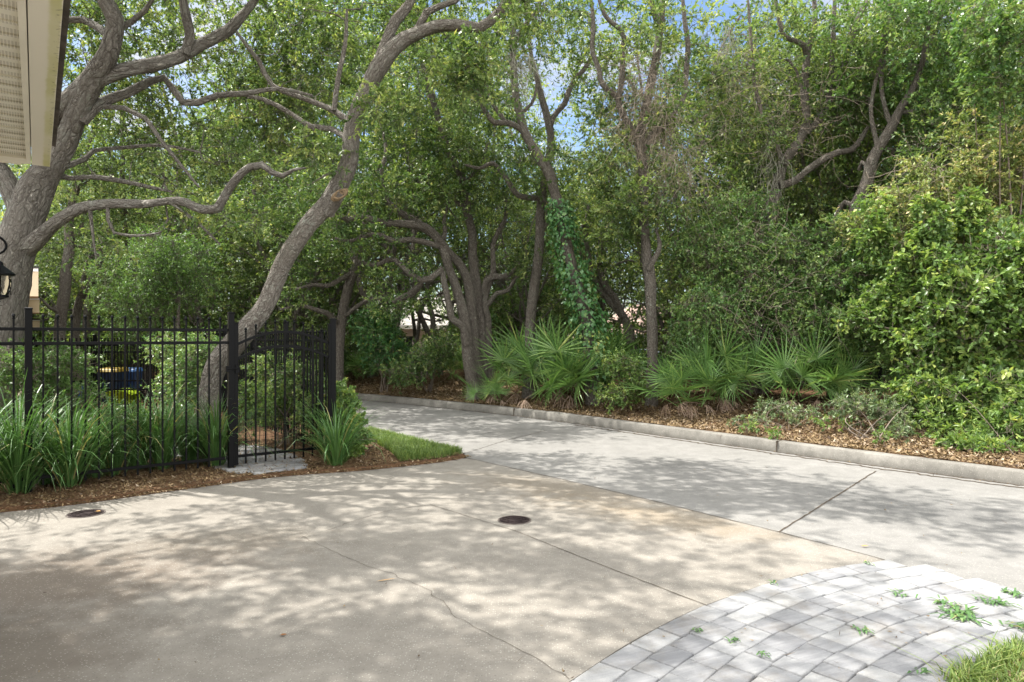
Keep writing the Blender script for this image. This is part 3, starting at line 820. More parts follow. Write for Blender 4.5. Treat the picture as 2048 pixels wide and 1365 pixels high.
lean = make_tree('oak_tree', 'leaning oak with grey bark and a pruned stub bending past the gate', 'tree', [
    [(411, 935, 8.4, 36), (414, 830, 8.4, 27), (420, 775, 8.4, 24), (432, 735, 8.4, 25), (461, 695, 8.4, 26), (498, 652, 8.4, 23), (534, 605, 8.4, 21), (560, 540, 8.4, 20), (580, 503, 8.35, 20), (620, 447, 8.3, 20), (656, 409, 8.3, 20), (683, 364, 8.25, 20), (700, 318, 8.2, 19.5), (704, 264, 8.2, 19), (718, 214, 8.1, 18), (738, 172, 8.05, 18), (756, 136, 8.0, 19), (791, 92, 7.95, 17), (832, 68, 7.9, 15), (886, 51, 7.8, 13), (936, 54, 7.8, 12), (959, 56, 7.8, 11), (982, 42, 7.8, 10), (1004, 18, 7.8, 9), (1030, -40, 7.8, 6), (1050, -110, 7.8, 3)],
    [(752, 140, 8, 13), (773, 82, 8, 12), (791, 41, 8, 12), (809, 22, 8, 11), (832, -20, 8, 9), (850, -90, 8, 6)],
    [(830, 66, 7.9, 8), (854, 24, 7.85, 8), (880, 12, 7.8, 7), (912, 2, 7.8, 6), (960, -50, 7.8, 3)],
    [(706, 300, 8.2, 9), (686, 272, 8.3, 7), (662, 258, 8.4, 6), (622, 254, 8.5, 6), (581, 227, 8.6, 5.5), (527, 199, 8.7, 5), (480, 190, 8.8, 3)],
    [(712, 262, 8.2, 9), (690, 238, 8.3, 8), (668, 222, 8.4, 6.5), (610, 198, 8.5, 6), (545, 172, 8.6, 6), (518, 122, 8.6, 5.5), (500, 100, 8.6, 5), (470, 60, 8.6, 3)],
    [(668, 222, 8.3, 6), (676, 160, 8.3, 6), (690, 90, 8.3, 5), (694, 20, 8.3, 3)],
    [(690, 340, 8.2, 4), (652, 350, 8.2, 2.5), (615, 372, 8.2, 1.5)],
], [
    (670, 60, 9.6, 150, 100, 1.0, 80), (880, 30, 9.3, 150, 80, .9, 52), (935, 135, 7.6, 80, 50, .5, 50), (765, 215, 7.7, 60, 26, .3, 18), (640, 310, 8.0, 55, 32, .5, 18),
    (610, 160, 9.6, 110, 90, .9, 55), (560, 260, 9.4, 110, 60, .8, 40), (880, -130, 8.6, 240, 90, 1.3, 90), (1060, 10, 7.8, 80, 80, .8, 32),
    ('w', -1.0, 8.2, 6.6, 2.2, 1.6, .8, 70), ('w', .2, 7.4, 6.9, 1.5, 1.4, .7, 40), ('w', 1.5, 7.5, 7.4, 1.3, .8, .5, 62), ('w', 2.6, 8.3, 7.7, 1.0, .8, .5, 44)],
    L_OAK, 102, B_LEAN, bare=[(600, 230, 8.7, 110, 90, .6, 30), (860, 130, 8.0, 110, 60, .5, 26), (640, 80, 8.6, 100, 70, .6, 20)], grow_kw=NEARK, K=5, M=13, tl=.23, L=.064, W=.028, droop=.25)
# pruned stub on the leaning trunk
def stub():
    m, nt, out = new_mat('cut_wood'); b = NB(nt)
    f = b.noise(b.pos(), 45, 5, .7)
    c = b.ramp(f, [(.3, (.07, .05, .032)), (.52, (.17, .12, .07)), (.75, (.27, .21, .13))])
    nt.links.new(b.principled(c, .85, b.bump(f, .6, .01), .2).outputs[0], out.inputs[0])
    p = np.array([P(655, 425, 8.27), P(668, 405, 8.17), P(679, 392, 8.08), P(683, 386, 8.05)])
    v, q, bk = tube_np(catmull(p, .03), np.interp(np.linspace(0, 1, len(catmull(p, .03))), [0, .5, .9, 1], [.085, .08, .062, .03]), 14, .1, 5)
    root_loc = np.array(lean.location)
    link('pruned_stub', np_mesh('pruned_stub', v - root_loc, [q], True, point_vec={'bark': bk}), B_LEAN, lean)
    mbs = MB(); axis = nrm(nrm(p[-1] - p[-2]) * .35 + np.array([.35, -.75, .25])); cpt = p[-1] - root_loc + axis * .004 - np.array([.02, 0, .02])
    along = nrm(p[-1] - p[0]); a2 = nrm(along - axis * along.dot(axis)); a1 = np.cross(axis, a2)
    rings = []
    for f, dz in ((1.25, -.035), (1.18, .012), (1.0, .020), (.80, .006), (.5, -.012), (.2, -.018)):
        rr_ = np.random.default_rng(int(f * 100))
        rings.append([cpt + axis * (dz + rr_.normal(0, .003)) + (a1 * math.cos(t) * .042 + a2 * math.sin(t) * .105) * f * rr_.uniform(.93, 1.07) for t in np.arange(16) * math.pi / 8])
    n = 16; fs = [(i * n + k, i * n + (k + 1) % n, (i + 1) * n + (k + 1) % n, (i + 1) * n + k) for i in range(5) for k in range(n)] + [tuple(5 * n + k for k in range(n))]
    mbs.add([q for r_ in rings for q in r_], fs)
    mbs.obj('cut_face', m, bpy.data.objects['pruned_stub'], smooth=True)
stub()

MIDK = dict(rtip=.005, rk=.010, rmax=.05)
MID = dict(K=6, M=12, tl=.34, L=.078, W=.037, droop=.15)
make_tree('oak_tree', 'twin-stemmed oak whose stems bow to a horizontal limb over the lane', 'tree', [
    [(946, 770, 15.2, 14), (936, 716, 15.2, 12.5), (931, 654, 15.2, 12), (924, 617, 15.2, 11), (912, 574, 15.2, 10), (899, 542, 15.2, 9.5), (892, 517, 15.1, 9.5), (882, 490, 15.1, 10), (869, 470, 15, 10), (852, 457, 14.9, 10), (824, 450, 14.8, 9), (794, 447, 14.7, 8), (765, 447, 14.6, 8), (745, 440, 14.5, 7.5), (715, 434, 14.4, 7), (695, 441, 14.3, 6), (677, 427, 14.2, 5), (650, 410, 14.2, 3)],
    [(958, 770, 15.5, 13, 'g'), (949, 704, 15.5, 11.5), (944, 629, 15.5, 11), (936, 567, 15.5, 10.5), (919, 529, 15.4, 10), (899, 507, 15.2, 9), (878, 478, 15.0, 8)],
    [(934, 690, 15.1, 8), (925, 655, 15, 8), (904, 637, 14.9, 7.5), (897, 604, 14.9, 7.5), (889, 569, 14.9, 7), (882, 539, 14.9, 6.5), (876, 546, 14.8, 6.5), (862, 557, 14.8, 6.5), (844, 561, 14.8, 7), (819, 547, 14.9, 6.5), (789, 520, 15, 6), (775, 520, 15, 5.5), (752, 531, 15, 5), (735, 529, 15, 4), (705, 515, 15, 2.5)],
    [(862, 462, 15, 7), (829, 442, 15, 8), (799, 425, 15, 7.5), (780, 410, 15, 7), (770, 390, 15.1, 6), (762, 350, 15.1, 5), (772, 300, 15.2, 4), (760, 240, 15.3, 3)],
    [(876, 493, 15, 6.5), (852, 485, 14.9, 6.5), (819, 480, 14.8, 6.5), (789, 483, 14.7, 6), (760, 471, 14.6, 5.5), (735, 471, 14.5, 5), (702, 482, 14.4, 4), (660, 475, 14.3, 2.5)],
    [(885, 480, 15.1, 6), (890, 466, 15.2, 5), (888, 440, 15.3, 4), (900, 400, 15.4, 3)],
    [(844, 562, 14.8, 6), (836, 576, 15, 7), (820, 590, 15.2, 8), (800, 597, 15.3, 7), (787, 604, 15.4, 6)],
], [(760, 380, 15, 150, 55, 1.4, 80), (700, 470, 14.6, 110, 45, 1.2, 48), (840, 400, 15.4, 120, 60, 1.3, 60), (760, 250, 15.8, 130, 90, 1.5, 80), (800, 545, 15.3, 90, 26, 1.2, 16), (810, 612, 15.6, 70, 20, 1.0, 26), (870, 300, 15.6, 80, 60, 1.2, 40), (640, 400, 14.5, 90, 60, 1.2, 45)],
    L_OAKD, 103, B_MID, bare=[(760, 400, 14.8, 140, 60, 1.0, 26), (760, 520, 14.9, 110, 50, .8, 20)], grow_kw=MIDK, **MID)

make_tree('oak_tree', 'tall upright oak with a striped pale stem next to the twin-stemmed oak', 'tree', [
    [(976, 765, 15.8, 13), (971, 711, 15.8, 11.5), (964, 642, 15.8, 11), (954, 574, 15.8, 10.5), (946, 520, 15.8, 10), (944, 467, 15.8, 9.5), (936, 430, 15.8, 9), (927, 364, 15.8, 8), (900, 309, 15.8, 7.5), (882, 255, 15.8, 7), (864, 195, 15.8, 6.5), (850, 150, 15.7, 6), (835, 80, 15.6, 5), (828, 10, 15.6, 4), (820, -60, 15.6, 3)],
    [(984, 760, 15.7, 9, 'g'), (978, 690, 15.7, 7), (976, 640, 15.7, 7), (970, 599, 15.7, 6.5), (986, 545, 15.7, 6), (986, 492, 15.8, 5.5), (999, 460, 15.8, 5), (1011, 435, 15.9, 4.5), (1012, 390, 16, 3)],
    [(968, 590, 15.7, 7), (972, 562, 15.6, 7), (989, 554, 15.6, 7), (1009, 554, 15.6, 6.5), (1026, 542, 15.6, 5), (1050, 520, 15.6, 3)],
    [(976, 610, 15.7, 5.5), (994, 587, 15.6, 5), (1014, 582, 15.6, 4.5), (1034, 554, 15.6, 4), (1052, 540, 15.6, 2.5)],
    [(941, 450, 15.8, 6), (925, 415, 15.7, 6.5), (900, 402, 15.6, 6), (880, 392, 15.5, 5), (850, 380, 15.4, 3)],
    [(930, 370, 15.8, 5), (960, 330, 15.9, 4), (975, 290, 16, 3)],
], [(900, 210, 15.8, 150, 110, 1.6, 80), (840, 60, 15.6, 130, 110, 1.6, 80), (1000, 400, 16, 60, 70, 1.2, 36), (920, 340, 15.6, 110, 60, 1.3, 60), (1030, 520, 15.6, 40, 40, .8, 16), (960, 110, 15.8, 90, 90, 1.5, 36)],
    L_OAK, 104, B_MID, bare=[(920, 250, 15.6, 100, 120, 1.0, 30), (1020, 500, 15.8, 50, 80, .8, 14)], grow_kw=MIDK, **MID)

make_tree('oak_tree', 'dark slender oak rising just past the black gate post', 'tree', [
    [(674, 770, 16.5, 14), (677, 711, 16.5, 12), (685, 629, 16.5, 11), (697, 574, 16.5, 10), (712, 534, 16.5, 9), (720, 500, 16.5, 8), (730, 455, 16.5, 7), (737, 415, 16.5, 6), (746, 370, 16.6, 5), (760, 320, 16.7, 4)],
    [(706, 548, 16.5, 7), (694, 552, 16.4, 6), (680, 560, 16.3, 5.5), (655, 572, 16.2, 5), (625, 570, 16.1, 4), (590, 580, 16, 2.5)],
    [(676, 650, 16.5, 7), (668, 640, 16.3, 6.5), (652, 626, 16.1, 6), (636, 621, 16, 5.5), (600, 612, 16, 4), (560, 620, 16, 2.5)],
    [(686, 636, 16.5, 5), (696, 628, 16.4, 4.5), (727, 605, 16.2, 4), (760, 597, 16, 4), (786, 598, 15.9, 3)],
    [(712, 534, 16.5, 5), (730, 525, 16.4, 4.5), (745, 490, 16.4, 4), (752, 450, 16.4, 3)],
], [(690, 420, 16.5, 130, 60, 1.5, 70), (620, 520, 16.3, 90, 60, 1.4, 55), (740, 560, 16.2, 60, 40, 1.0, 18), (600, 590, 16.0, 60, 30, 1.0, 20), (560, 430, 17, 110, 70, 1.5, 60), (600, 170, 13.6, 130, 80, 1.3, 58), (480, 260, 14.2, 110, 70, 1.3, 50), (690, 120, 12.8, 90, 70, 1.2, 34), (560, 30, 12.8, 140, 60, 1.2, 38), ('w', -3.4, 13.2, 7.6, 1.7, 1.1, .6, 70), ('w', -2.2, 14.2, 8.0, 1.4, 1.1, .6, 50)],
    L_OAKD, 105, B_MID, bare=[(680, 520, 16.3, 110, 80, 1.0, 24)], grow_kw=MIDK, **MID)

make_tree('oak_tree', 'straight clean-trunked oak rising out of the big palmetto clump', 'tree', [
    [(1058, 770, 15.0, 13), (1060, 668, 15.0, 11), (1063, 615, 15, 11), (1071, 557, 15, 10.5), (1077, 515, 15, 10.5), (1080, 459, 15, 10), (1082, 412, 15, 9.5), (1090, 350, 15, 9), (1102, 290, 15, 8.5), (1095, 237, 15, 8), (1084, 198, 15, 7), (1073, 153, 15, 6), (1065, 128, 15, 5), (1056, 60, 15, 4), (1050, -20, 15, 3)],
    [(1098, 265, 15, 6), (1108, 232, 15, 6), (1129, 208, 15, 6), (1139, 179, 15, 5.5), (1155, 153, 15, 5.5), (1168, 140, 15, 5), (1186, 100, 15, 4), (1180, 30, 15, 3)],
    [(1100, 440, 15, 6), (1092, 408, 14.9, 6.5), (1082, 398, 14.8, 6), (1038, 392, 14.7, 6), (1016, 362, 14.7, 5.5), (988, 328, 14.7, 5), (960, 337, 14.7, 4), (930, 330, 14.7, 2.5)],
    [(1080, 470, 15, 5), (1098, 440, 15, 5), (1112, 410, 15.1, 4)],
], [(1090, 60, 15, 120, 100, 1.5, 34), (1030, 300, 14.8, 90, 60, 1.1, 30), (1150, 120, 15, 90, 90, 1.4, 24), (1120, 380, 15.2, 60, 50, 1.0, 26), (1060, 520, 15.3, 40, 60, .7, 16)],
    L_OAK, 106, B_MID, bare=[(1090, 250, 14.8, 110, 150, .9, 26)], grow_kw=MIDK, **MID)

ivy_tree = [(1186, 800, 13.6, 15), (1178, 700, 13.6, 13.5), (1171, 640, 13.6, 12.5), (1160, 595, 13.6, 12), (1149, 557, 13.6, 12), (1133, 487, 13.6, 11.5), (1119, 417, 13.6, 11), (1107, 376, 13.6, 11), (1097, 343, 13.6, 11), (1073, 309, 13.6, 10), (1050, 266, 13.6, 9.5), (1039, 227, 13.6, 9), (1031, 185, 13.6, 8), (1027, 132, 13.6, 7.5), (1026, 66, 13.6, 7), (1022, 20, 13.6, 7), (1018, -60, 13.6, 5)]
make_tree('oak_tree', 'curving oak clothed in green climbing vine above the palmettos', 'tree', [
    ivy_tree,
    [(1052, 270, 13.6, 6), (1040, 258, 13.6, 6.5), (1015, 246, 13.5, 6.5), (989, 245, 13.4, 6), (971, 224, 13.4, 5), (960, 198, 13.4, 4.5), (950, 150, 13.4, 3)],
    [(1012, 246, 13.5, 5), (989, 213, 13.6, 4.5), (976, 185, 13.7, 3.5), (970, 150, 13.7, 2.5)],
    [(1040, 230, 13.6, 4), (1063, 208, 13.5, 3.5), (1072, 180, 13.5, 3), (1074, 150, 13.5, 2)],
    [(1028, 90, 13.6, 5), (1050, 50, 13.6, 4.5), (1075, 20, 13.6, 3.5), (1090, -30, 13.6, 2.5)],
], [(1010, 60, 13.6, 110, 90, 1.3, 52), (970, 200, 13.4, 80, 60, 1.0, 32), (1060, 330, 13.8, 80, 40, 1.0, 26), (1090, 0, 13.6, 90, 70, 1.2, 30)],
    L_OAKD, 107, B_MID, bare=[(1010, 150, 13.5, 80, 130, .8, 26)], grow_kw=MIDK, **MID)

make_tree('oak_tree', 'straight oak forking high up behind tangled dead vines, bare trunk on the mulch', 'tree', [
    [(1303, 790, 12.9, 13), (1305, 696, 12.9, 11.5), (1302, 626, 12.9, 11.5), (1301, 570, 12.9, 12), (1297, 537, 12.9, 13), (1294, 515, 12.9, 12), (1291, 480, 12.9, 10), (1288, 440, 12.9, 10), (1288, 380, 12.9, 10.5), (1286, 330, 12.9, 10.5), (1279, 285, 12.9, 11), (1287, 237, 12.9, 10), (1295, 198, 12.9, 9.5), (1306, 145, 12.9, 9), (1316, 92, 12.9, 8.5), (1321, 47, 12.9, 8), (1327, -10, 12.9, 6), (1335, -90, 12.9, 4)],
    [(1276, 285, 12.9, 8), (1258, 251, 12.8, 7.5), (1240, 219, 12.7, 7), (1234, 195, 12.7, 6.5), (1205, 169, 12.6, 6), (1197, 137, 12.6, 5.5), (1184, 98, 12.6, 5), (1187, 58, 12.6, 5), (1184, 16, 12.6, 4), (1176, -50, 12.6, 3)],
    [(1236, 205, 12.7, 6), (1244, 158, 12.7, 6), (1245, 106, 12.7, 6), (1248, 76, 12.7, 5.5), (1240, 58, 12.7, 5), (1219, 42, 12.7, 5), (1203, 16, 12.7, 4), (1190, -40, 12.7, 3)],
    [(1285, 300, 12.9, 8), (1305, 272, 12.9, 7.5), (1329, 250, 12.9, 7), (1356, 216, 12.9, 7), (1369, 185, 12.9, 6.5), (1372, 148, 12.9, 6), (1376, 92, 12.9, 6), (1369, 40, 12.9, 5), (1363, -30, 12.9, 3)],
    [(1297, 540, 12.8, 7), (1306, 522, 12.75, 7), (1316, 505, 12.75, 6), (1319, 485, 12.8, 5), (1312, 460, 12.85, 4), (1322, 420, 12.9, 3)],
    [(1322, 60, 12.9, 5), (1308, 30, 12.8, 4.5), (1296, -20, 12.8, 3)],
], [(1240, 60, 12.7, 110, 90, 1.3, 42), (1350, 60, 12.9, 90, 90, 1.2, 36), (1290, 400, 12.9, 110, 60, 1.0, 68), (1250, 460, 13.1, 70, 40, .8, 30), (1340, 560, 13.6, 40, 60, .8, 26), (1215, 200, 13.4, 60, 80, 1.0, 30), (1330, 250, 13, 80, 90, 1.0, 48), (1210, 330, 13.2, 70, 60, 1.0, 36)],
    L_OAK, 108, B_MID, bare=[(1270, 130, 12.8, 110, 130, .8, 34), (1330, 400, 13.0, 70, 80, .7, 16)], grow_kw=MIDK, **MID)

make_tree('oak_tree', 'thin oak leaning away with a sunlit elbow, between vine-clad oak and bare trunk', 'tree', [
    [(1272, 770, 16.5, 10), (1260, 668, 16.5, 9.5), (1244, 630, 16.5, 9.5), (1227, 610, 16.5, 9), (1205, 584, 16.5, 8.5), (1191, 559, 16.5, 8), (1180, 531, 16.5, 7), (1172, 480, 16.5, 6), (1175, 430, 16.6, 5), (1178, 390, 16.7, 3.5)],
    [(1246, 634, 16.4, 7), (1235, 605, 16.4, 7), (1216, 579, 16.4, 7), (1202, 551, 16.4, 6.5), (1199, 509, 16.4, 6), (1202, 476, 16.4, 5), (1198, 450, 16.4, 3)],
    [(1180, 531, 16.5, 4), (1156, 500, 16.5, 4), (1154, 470, 16.5, 4), (1171, 445, 16.5, 3.5), (1178, 415, 16.5, 3)],
], [(1180, 420, 16.6, 80, 60, 1.3, 44), (1220, 520, 16.5, 70, 60, 1.1, 32), (1170, 560, 16.8, 60, 50, 1, 18)],
    L_OAK, 109, B_MID, bare=[(1190, 470, 16.5, 60, 90, .9, 16)], grow_kw=MIDK, **MID)

make_tree('oak_tree', 'stout oak leaning outward above the green thicket, thick bare upper trunk', 'tree', [
    [(1672, 800, 12.6, 18), (1676, 640, 12.6, 16), (1688, 520, 12.6, 15), (1703, 452, 12.6, 15), (1714, 411, 12.6, 14.5), (1734, 364, 12.6, 14), (1744, 324, 12.6, 13.5), (1764, 286, 12.6, 13), (1784, 253, 12.6, 12), (1800, 220, 12.6, 10), (1830, 170, 12.5, 8), (1850, 110, 12.4, 6), (1880, 40, 12.3, 5), (1900, -40, 12.2, 3)],
    [(1712, 420, 12.6, 7), (1690, 405, 12.7, 6.5), (1676, 425, 12.8, 6), (1664, 450, 12.8, 5)],
    [(1740, 340, 12.6, 7), (1725, 325, 12.7, 5.5), (1718, 340, 12.8, 5)],
    [(1766, 300, 12.6, 7), (1800, 305, 12.7, 6), (1840, 330, 12.8, 5), (1880, 350, 12.9, 4)],
    [(1800, 225, 12.6, 6), (1850, 225, 12.5, 5.5), (1900, 250, 12.4, 5), (1920, 275, 12.3, 4.5), (1950, 300, 12.2, 3)],
    [(1840, 150, 12.45, 5), (1846, 110, 12.2, 5), (1856, 60, 12.1, 4.5), (1862, 0, 12, 3.5)],
    [(1756, 300, 12.6, 6), (1742, 215, 12.7, 5), (1762, 120, 12.7, 4.5), (1768, 60, 12.7, 4), (1782, -10, 12.7, 3)],
    [(1784, 255, 12.6, 6), (1770, 215, 12.7, 5.5), (1762, 160, 12.7, 5), (1775, 80, 12.7, 4), (1770, 0, 12.7, 3)],
], [(1810, 160, 13.3, 150, 60, 1.0, 95), (1700, 210, 13.5, 90, 50, .9, 50), (1880, 60, 12.2, 130, 90, 1.3, 80), (1900, 220, 12.4, 90, 60, 1.0, 48), (1760, 30, 12.6, 110, 80, 1.3, 62), (1820, 380, 12.9, 80, 50, .9, 32)],
    L_MID, 110, B_MID, bare=[(1800, 200, 12.7, 130, 110, .9, 30)], grow_kw=MIDK, K=6, M=9, tl=.40, L=.085, W=.042, droop=.25)

make_tree('oak_tree', 'many-forked oak wrapped in bare grey twigs behind the thicket', 'tree', [
    [(1516, 800, 13.6, 14), (1522, 600, 13.6, 13), (1530, 480, 13.6, 12.5), (1540, 420, 13.6, 12), (1552, 380, 13.6, 11.5), (1568, 325, 13.6, 11), (1602, 276, 13.6, 10.5), (1612, 236, 13.6, 9.5), (1609, 185, 13.6, 9), (1612, 135, 13.6, 8.5), (1616, 101, 13.6, 7), (1630, 50, 13.6, 6), (1626, -30, 13.6, 4)],
    [(1612, 112, 13.6, 6), (1608, 92, 13.5, 6.5), (1596, 84, 13.5, 6), (1569, 74, 13.5, 5.5), (1560, 50, 13.5, 5), (1553, 10, 13.5, 4), (1548, -50, 13.5, 3)],
    [(1606, 268, 13.6, 8), (1636, 243, 13.6, 7.5), (1656, 209, 13.6, 7.5), (1680, 150, 13.6, 7), (1700, 90, 13.6, 6.5), (1717, 34, 13.6, 6), (1737, 0, 13.6, 5), (1760, -60, 13.6, 3)],
    [(1570, 330, 13.5, 6), (1552, 290, 13.4, 5), (1540, 255, 13.4, 5), (1525, 229, 13.3, 5), (1511, 179, 13.3, 4.5), (1505, 128, 13.3, 4), (1501, 67, 13.3, 3.5), (1496, 0, 13.3, 2.5)],
    [(1560, 372, 13.5, 9), (1589, 362, 13.4, 8.5), (1616, 340, 13.3, 8.5), (1650, 317, 13.2, 8), (1677, 305, 13.2, 8), (1703, 300, 13.2, 7), (1722, 278, 13.2, 6), (1735, 255, 13.2, 4)],
    [(1698, 80, 13.6, 4), (1705, 40, 13.5, 3.5), (1695, 20, 13.5, 3), (1698, -10, 13.5, 2)],
    [(1608, 190, 13.6, 4), (1590, 135, 13.6, 3), (1575, 120, 13.6, 2.5)],
    [(1656, 209, 13.6, 6), (1664, 120, 13.6, 6), (1668, 40, 13.6, 5), (1672, -40, 13.6, 3)],
], [(1520, 100, 13.4, 90, 110, 1.2, 38), (1640, 80, 13.6, 110, 100, 1.3, 44), (1480, 300, 13.6, 90, 90, 1.1, 66), (1600, 400, 14.3, 100, 60, .9, 54), (1440, 160, 13.6, 70, 110, 1.1, 44), (1700, 150, 13.4, 80, 60, 1.0, 36), (1620, 250, 14.2, 80, 40, .8, 28)],
    L_OAK, 111, B_MID, bare=[(1590, 150, 13.6, 120, 140, 1.0, 34), (1500, 300, 13.5, 60, 120, .8, 14)], grow_kw=MIDK, **MID)

# oaks behind the fence on the house side
make_tree('oak_tree', 'slim grey oak trunk standing behind the massive oak and rear fence', 'tree', [
    [(116, 800, 14.5, 16), (119, 670, 14.5, 14), (126, 607, 14.5, 13.5), (132, 545, 14.5, 13), (138, 501, 14.5, 12), (138, 457, 14.5, 10.5), (146, 400, 14.6, 9), (170, 330, 14.8, 7), (190, 250, 15, 5)],
    [(124, 620, 14.5, 5), (112, 622, 14.4, 5), (98, 615, 14.3, 4), (84, 600, 14.2, 3)],
    [(139, 480, 14.5, 6), (158, 470, 14.6, 5), (166, 440, 14.7, 4), (180, 400, 14.8, 3)],
], [(160, 360, 14.8, 130, 80, 1.4, 90), (90, 500, 14.5, 60, 60, 1.0, 36), (220, 300, 15, 120, 90, 1.4, 70), (190, 450, 14.8, 60, 40, 1, 26)], L_FAR, 112, B_MID, grow_kw=MIDK, **MID)
make_tree('oak_tree', 'bent grey oak with a pale kinked stem beyond the rear fence', 'tree', [
    [(150, 800, 16, 11), (151, 650, 16, 10), (163, 592, 16, 9.5), (185, 560, 16, 9), (197, 532, 16, 8), (205, 490, 16, 6), (230, 440, 16.2, 4)],
    [(166, 590, 16, 6), (168, 555, 16, 6.5), (176, 525, 16, 6), (186, 505, 16, 5), (188, 460, 16.1, 3)],
    [(172, 800, 17.5, 10, 'g'), (173, 654, 17.5, 9), (176, 613, 17.5, 8.5), (186, 570, 17.5, 7), (210, 540, 17.5, 5)],
], [(220, 430, 16.2, 110, 60, 1.4, 62), (180, 560, 16.3, 60, 50, 1.2, 30), (320, 420, 16.5, 110, 50, 1.4, 56)], L_FAR, 113, B_MID, grow_kw=MIDK, **MID)
make_tree('feathery_tree', 'slender young tree with dark feathery foliage behind the front fence', 'tree', [
    [(352, 790, 12.2, 6), (354, 680, 12.2, 5), (357, 620, 12.2, 4.5), (356, 560, 12.2, 4), (350, 510, 12.2, 3), (340, 470, 12.2, 2)],
    [(356, 610, 12.2, 3), (335, 575, 12.2, 2.5), (300, 545, 12.1, 2)],
    [(357, 600, 12.2, 2.5), (375, 570, 12.3, 2), (400, 540, 12.3, 1.5)],
    [(355, 640, 12.2, 3), (325, 622, 12.1, 2), (285, 612, 12, 1.5)],
], [(285, 560, 12.1, 75, 42, .9, 85), (340, 510, 12.2, 85, 40, .9, 75), (275, 620, 12.0, 55, 32, .7, 44), (395, 560, 12.4, 45, 35, .7, 28), (340, 600, 12.1, 50, 30, .6, 26)],
    L_FERN, 114, B_MID, grow_kw=dict(rtip=.003, rk=.006, rmax=.02), K=7, M=15, tl=.40, L=.05, W=.017, droop=.3, flat=.35)

# climbing vine on the curving oak: leaves pressed round the trunk
def vine():
    rng = np.random.default_rng(44)
    c, r = px_line(ivy_tree, 107 * 31, base=True)
    z0, z1 = P(0, 772, 13.6)[2], P(0, 395, 13.6)[2]
    sel = np.where((c[:, 2] > z0) & (c[:, 2] < z1))[0]
    k = rng.choice(sel, 3400); t = (c[k, 2] - z0) / (z1 - z0)
    a = rng.uniform(0, 6.283, len(k)); bulge = .05 + .22 * np.sin(np.clip(t, 0, 1) * math.pi) ** .8 * rng.uniform(.3, 1, len(k))
    d = np.c_[np.cos(a), np.sin(a), np.zeros(len(k))]
    p = c[k] + d * (r[k] + bulge)[:, None] + rng.normal(0, .05, (len(k), 3))
    p[:, 0] += .10 * (t < .55) * (1 - t)
    keep = np.sin(a * 1.0 + t * 9) + .9 * np.sin(t * 23 + 1) + rng.normal(0, .8, len(k)) > -1.1
    c_k = k[keep]; p, d, t, a = p[keep], d[keep], t[keep], a[keep]; k = c_k
    ld = nrm(np.array([0, 0, -1.0]) + d * .5 + rng.normal(0, .35, (len(k), 3)))
    nv = nrm(d + rng.normal(0, .4, d.shape) + np.array([0, 0, .5])); s = nrm(np.cross(ld, nv))
    L = rng.uniform(.045, .11, (len(k), 1)); W = L * .40
    V = np.stack([p, p + ld * L * .3 + s * W, p + ld * L, p + ld * L * .3 - s * W], 1).reshape(-1, 3)
    tint = np.clip(rng.normal(.45, .18, len(k)) + .45 * (t < .30) * rng.uniform(.3, 1, len(k)), 0, 1)
    root = empty('climbing_vine', (c[0, 0], c[0, 1], gz(c[0, 0], c[0, 1])), 'green heart-leaved vine column climbing the curving oak trunk', 'vine')
    off = np.array(root.location)
    link('vine_leaves', np_mesh('vine_leaves', V - off, [np.arange(len(V)).reshape(-1, 4)], face_attr={'tint': tint}), L_IVY, root)
    br = []
    for q in range(5):
        a0 = rng.uniform(0, 6.28); w = rng.uniform(.2, .5)
        pts = c[sel][::3]; rr = r[sel][::3]
        aa = a0 + np.linspace(0, w * 6, len(pts))
        pts = pts + np.c_[np.cos(aa), np.sin(aa), 0 * aa] * (rr + .015)[:, None]
        br.append((pts - off, np.full(len(pts), .009)))
    link('vine_stem', branch_mesh('vine_stem', br), B_TWIG, root)
vine()

# dead vine tangles and hanging bare vines
def tangle(label, zones, nst, seed, length, hang, rad=.004, name='dead_vine', mat=None):
    rng = np.random.default_rng(seed); br = []
    for (px, py, Y, rx, ry, rz, w) in zones:
        for _ in range(int(nst * w)):
            p = blob_points([(px, py, Y, rx, ry, rz, 1)], rng)[0]
            d = nrm(rng.normal(size=3) + np.array([0, 0, -hang])); pts = [p]; L = rng.uniform(.5, 1.3) * length; n = 8
            for _k in range(n):
                d = nrm(d + rng.normal(0, .38, 3) + np.array([0, 0, -hang * .25])); p = p + d * L / n; pts.append(p)
            br.append((np.array(pts), np.linspace(rad, rad * .5, n + 1) * rng.uniform(.6, 1.5)))
    me = branch_mesh(name, br)
    return meta(link(name, me, mat or B_DEADV), label, 'vine')
tangle('dense brown tangle of dead vines hanging in the forked oak', [(1300, 220, 12.6, 60, 110, .6, 1.5), (1280, 150, 12.6, 60, 70, .6, .6), (1345, 330, 12.6, 60, 50, .6, .8), (1260, 270, 12.6, 30, 60, .4, .4)], 170, 71, 1.1, .55, .0034)
tangle('bare grey twiggy vines draped over the many-forked oak', [(1580, 270, 13.2, 80, 60, .7, .6), (1640, 220, 13.4, 100, 40, .7, .45), (1500, 180, 13.2, 40, 120, .6, .8), (1430, 200, 13.3, 40, 120, .6, .7), (1720, 130, 13.4, 120, 50, .7, .25)], 110, 72, 1.4, .3, .0032)
MOSS = simple_mat('moss_strand', (.24, .235, .19), .95, .1, noise=.3)
tangle('long pale strands of moss hanging on the vine-clad oak high above the palmettos', [(1040, 110, 13.3, 30, 60, .4, 1)], 110, 73, .9, 1.4, .0045, 'hanging_moss', MOSS)
tangle('thin grey moss strands hanging between the forked oak and the many-forked oak', [(1455, 90, 13.2, 18, 60, .4, .6)], 110, 75, .9, 1.4, .0045, 'hanging_moss', MOSS)
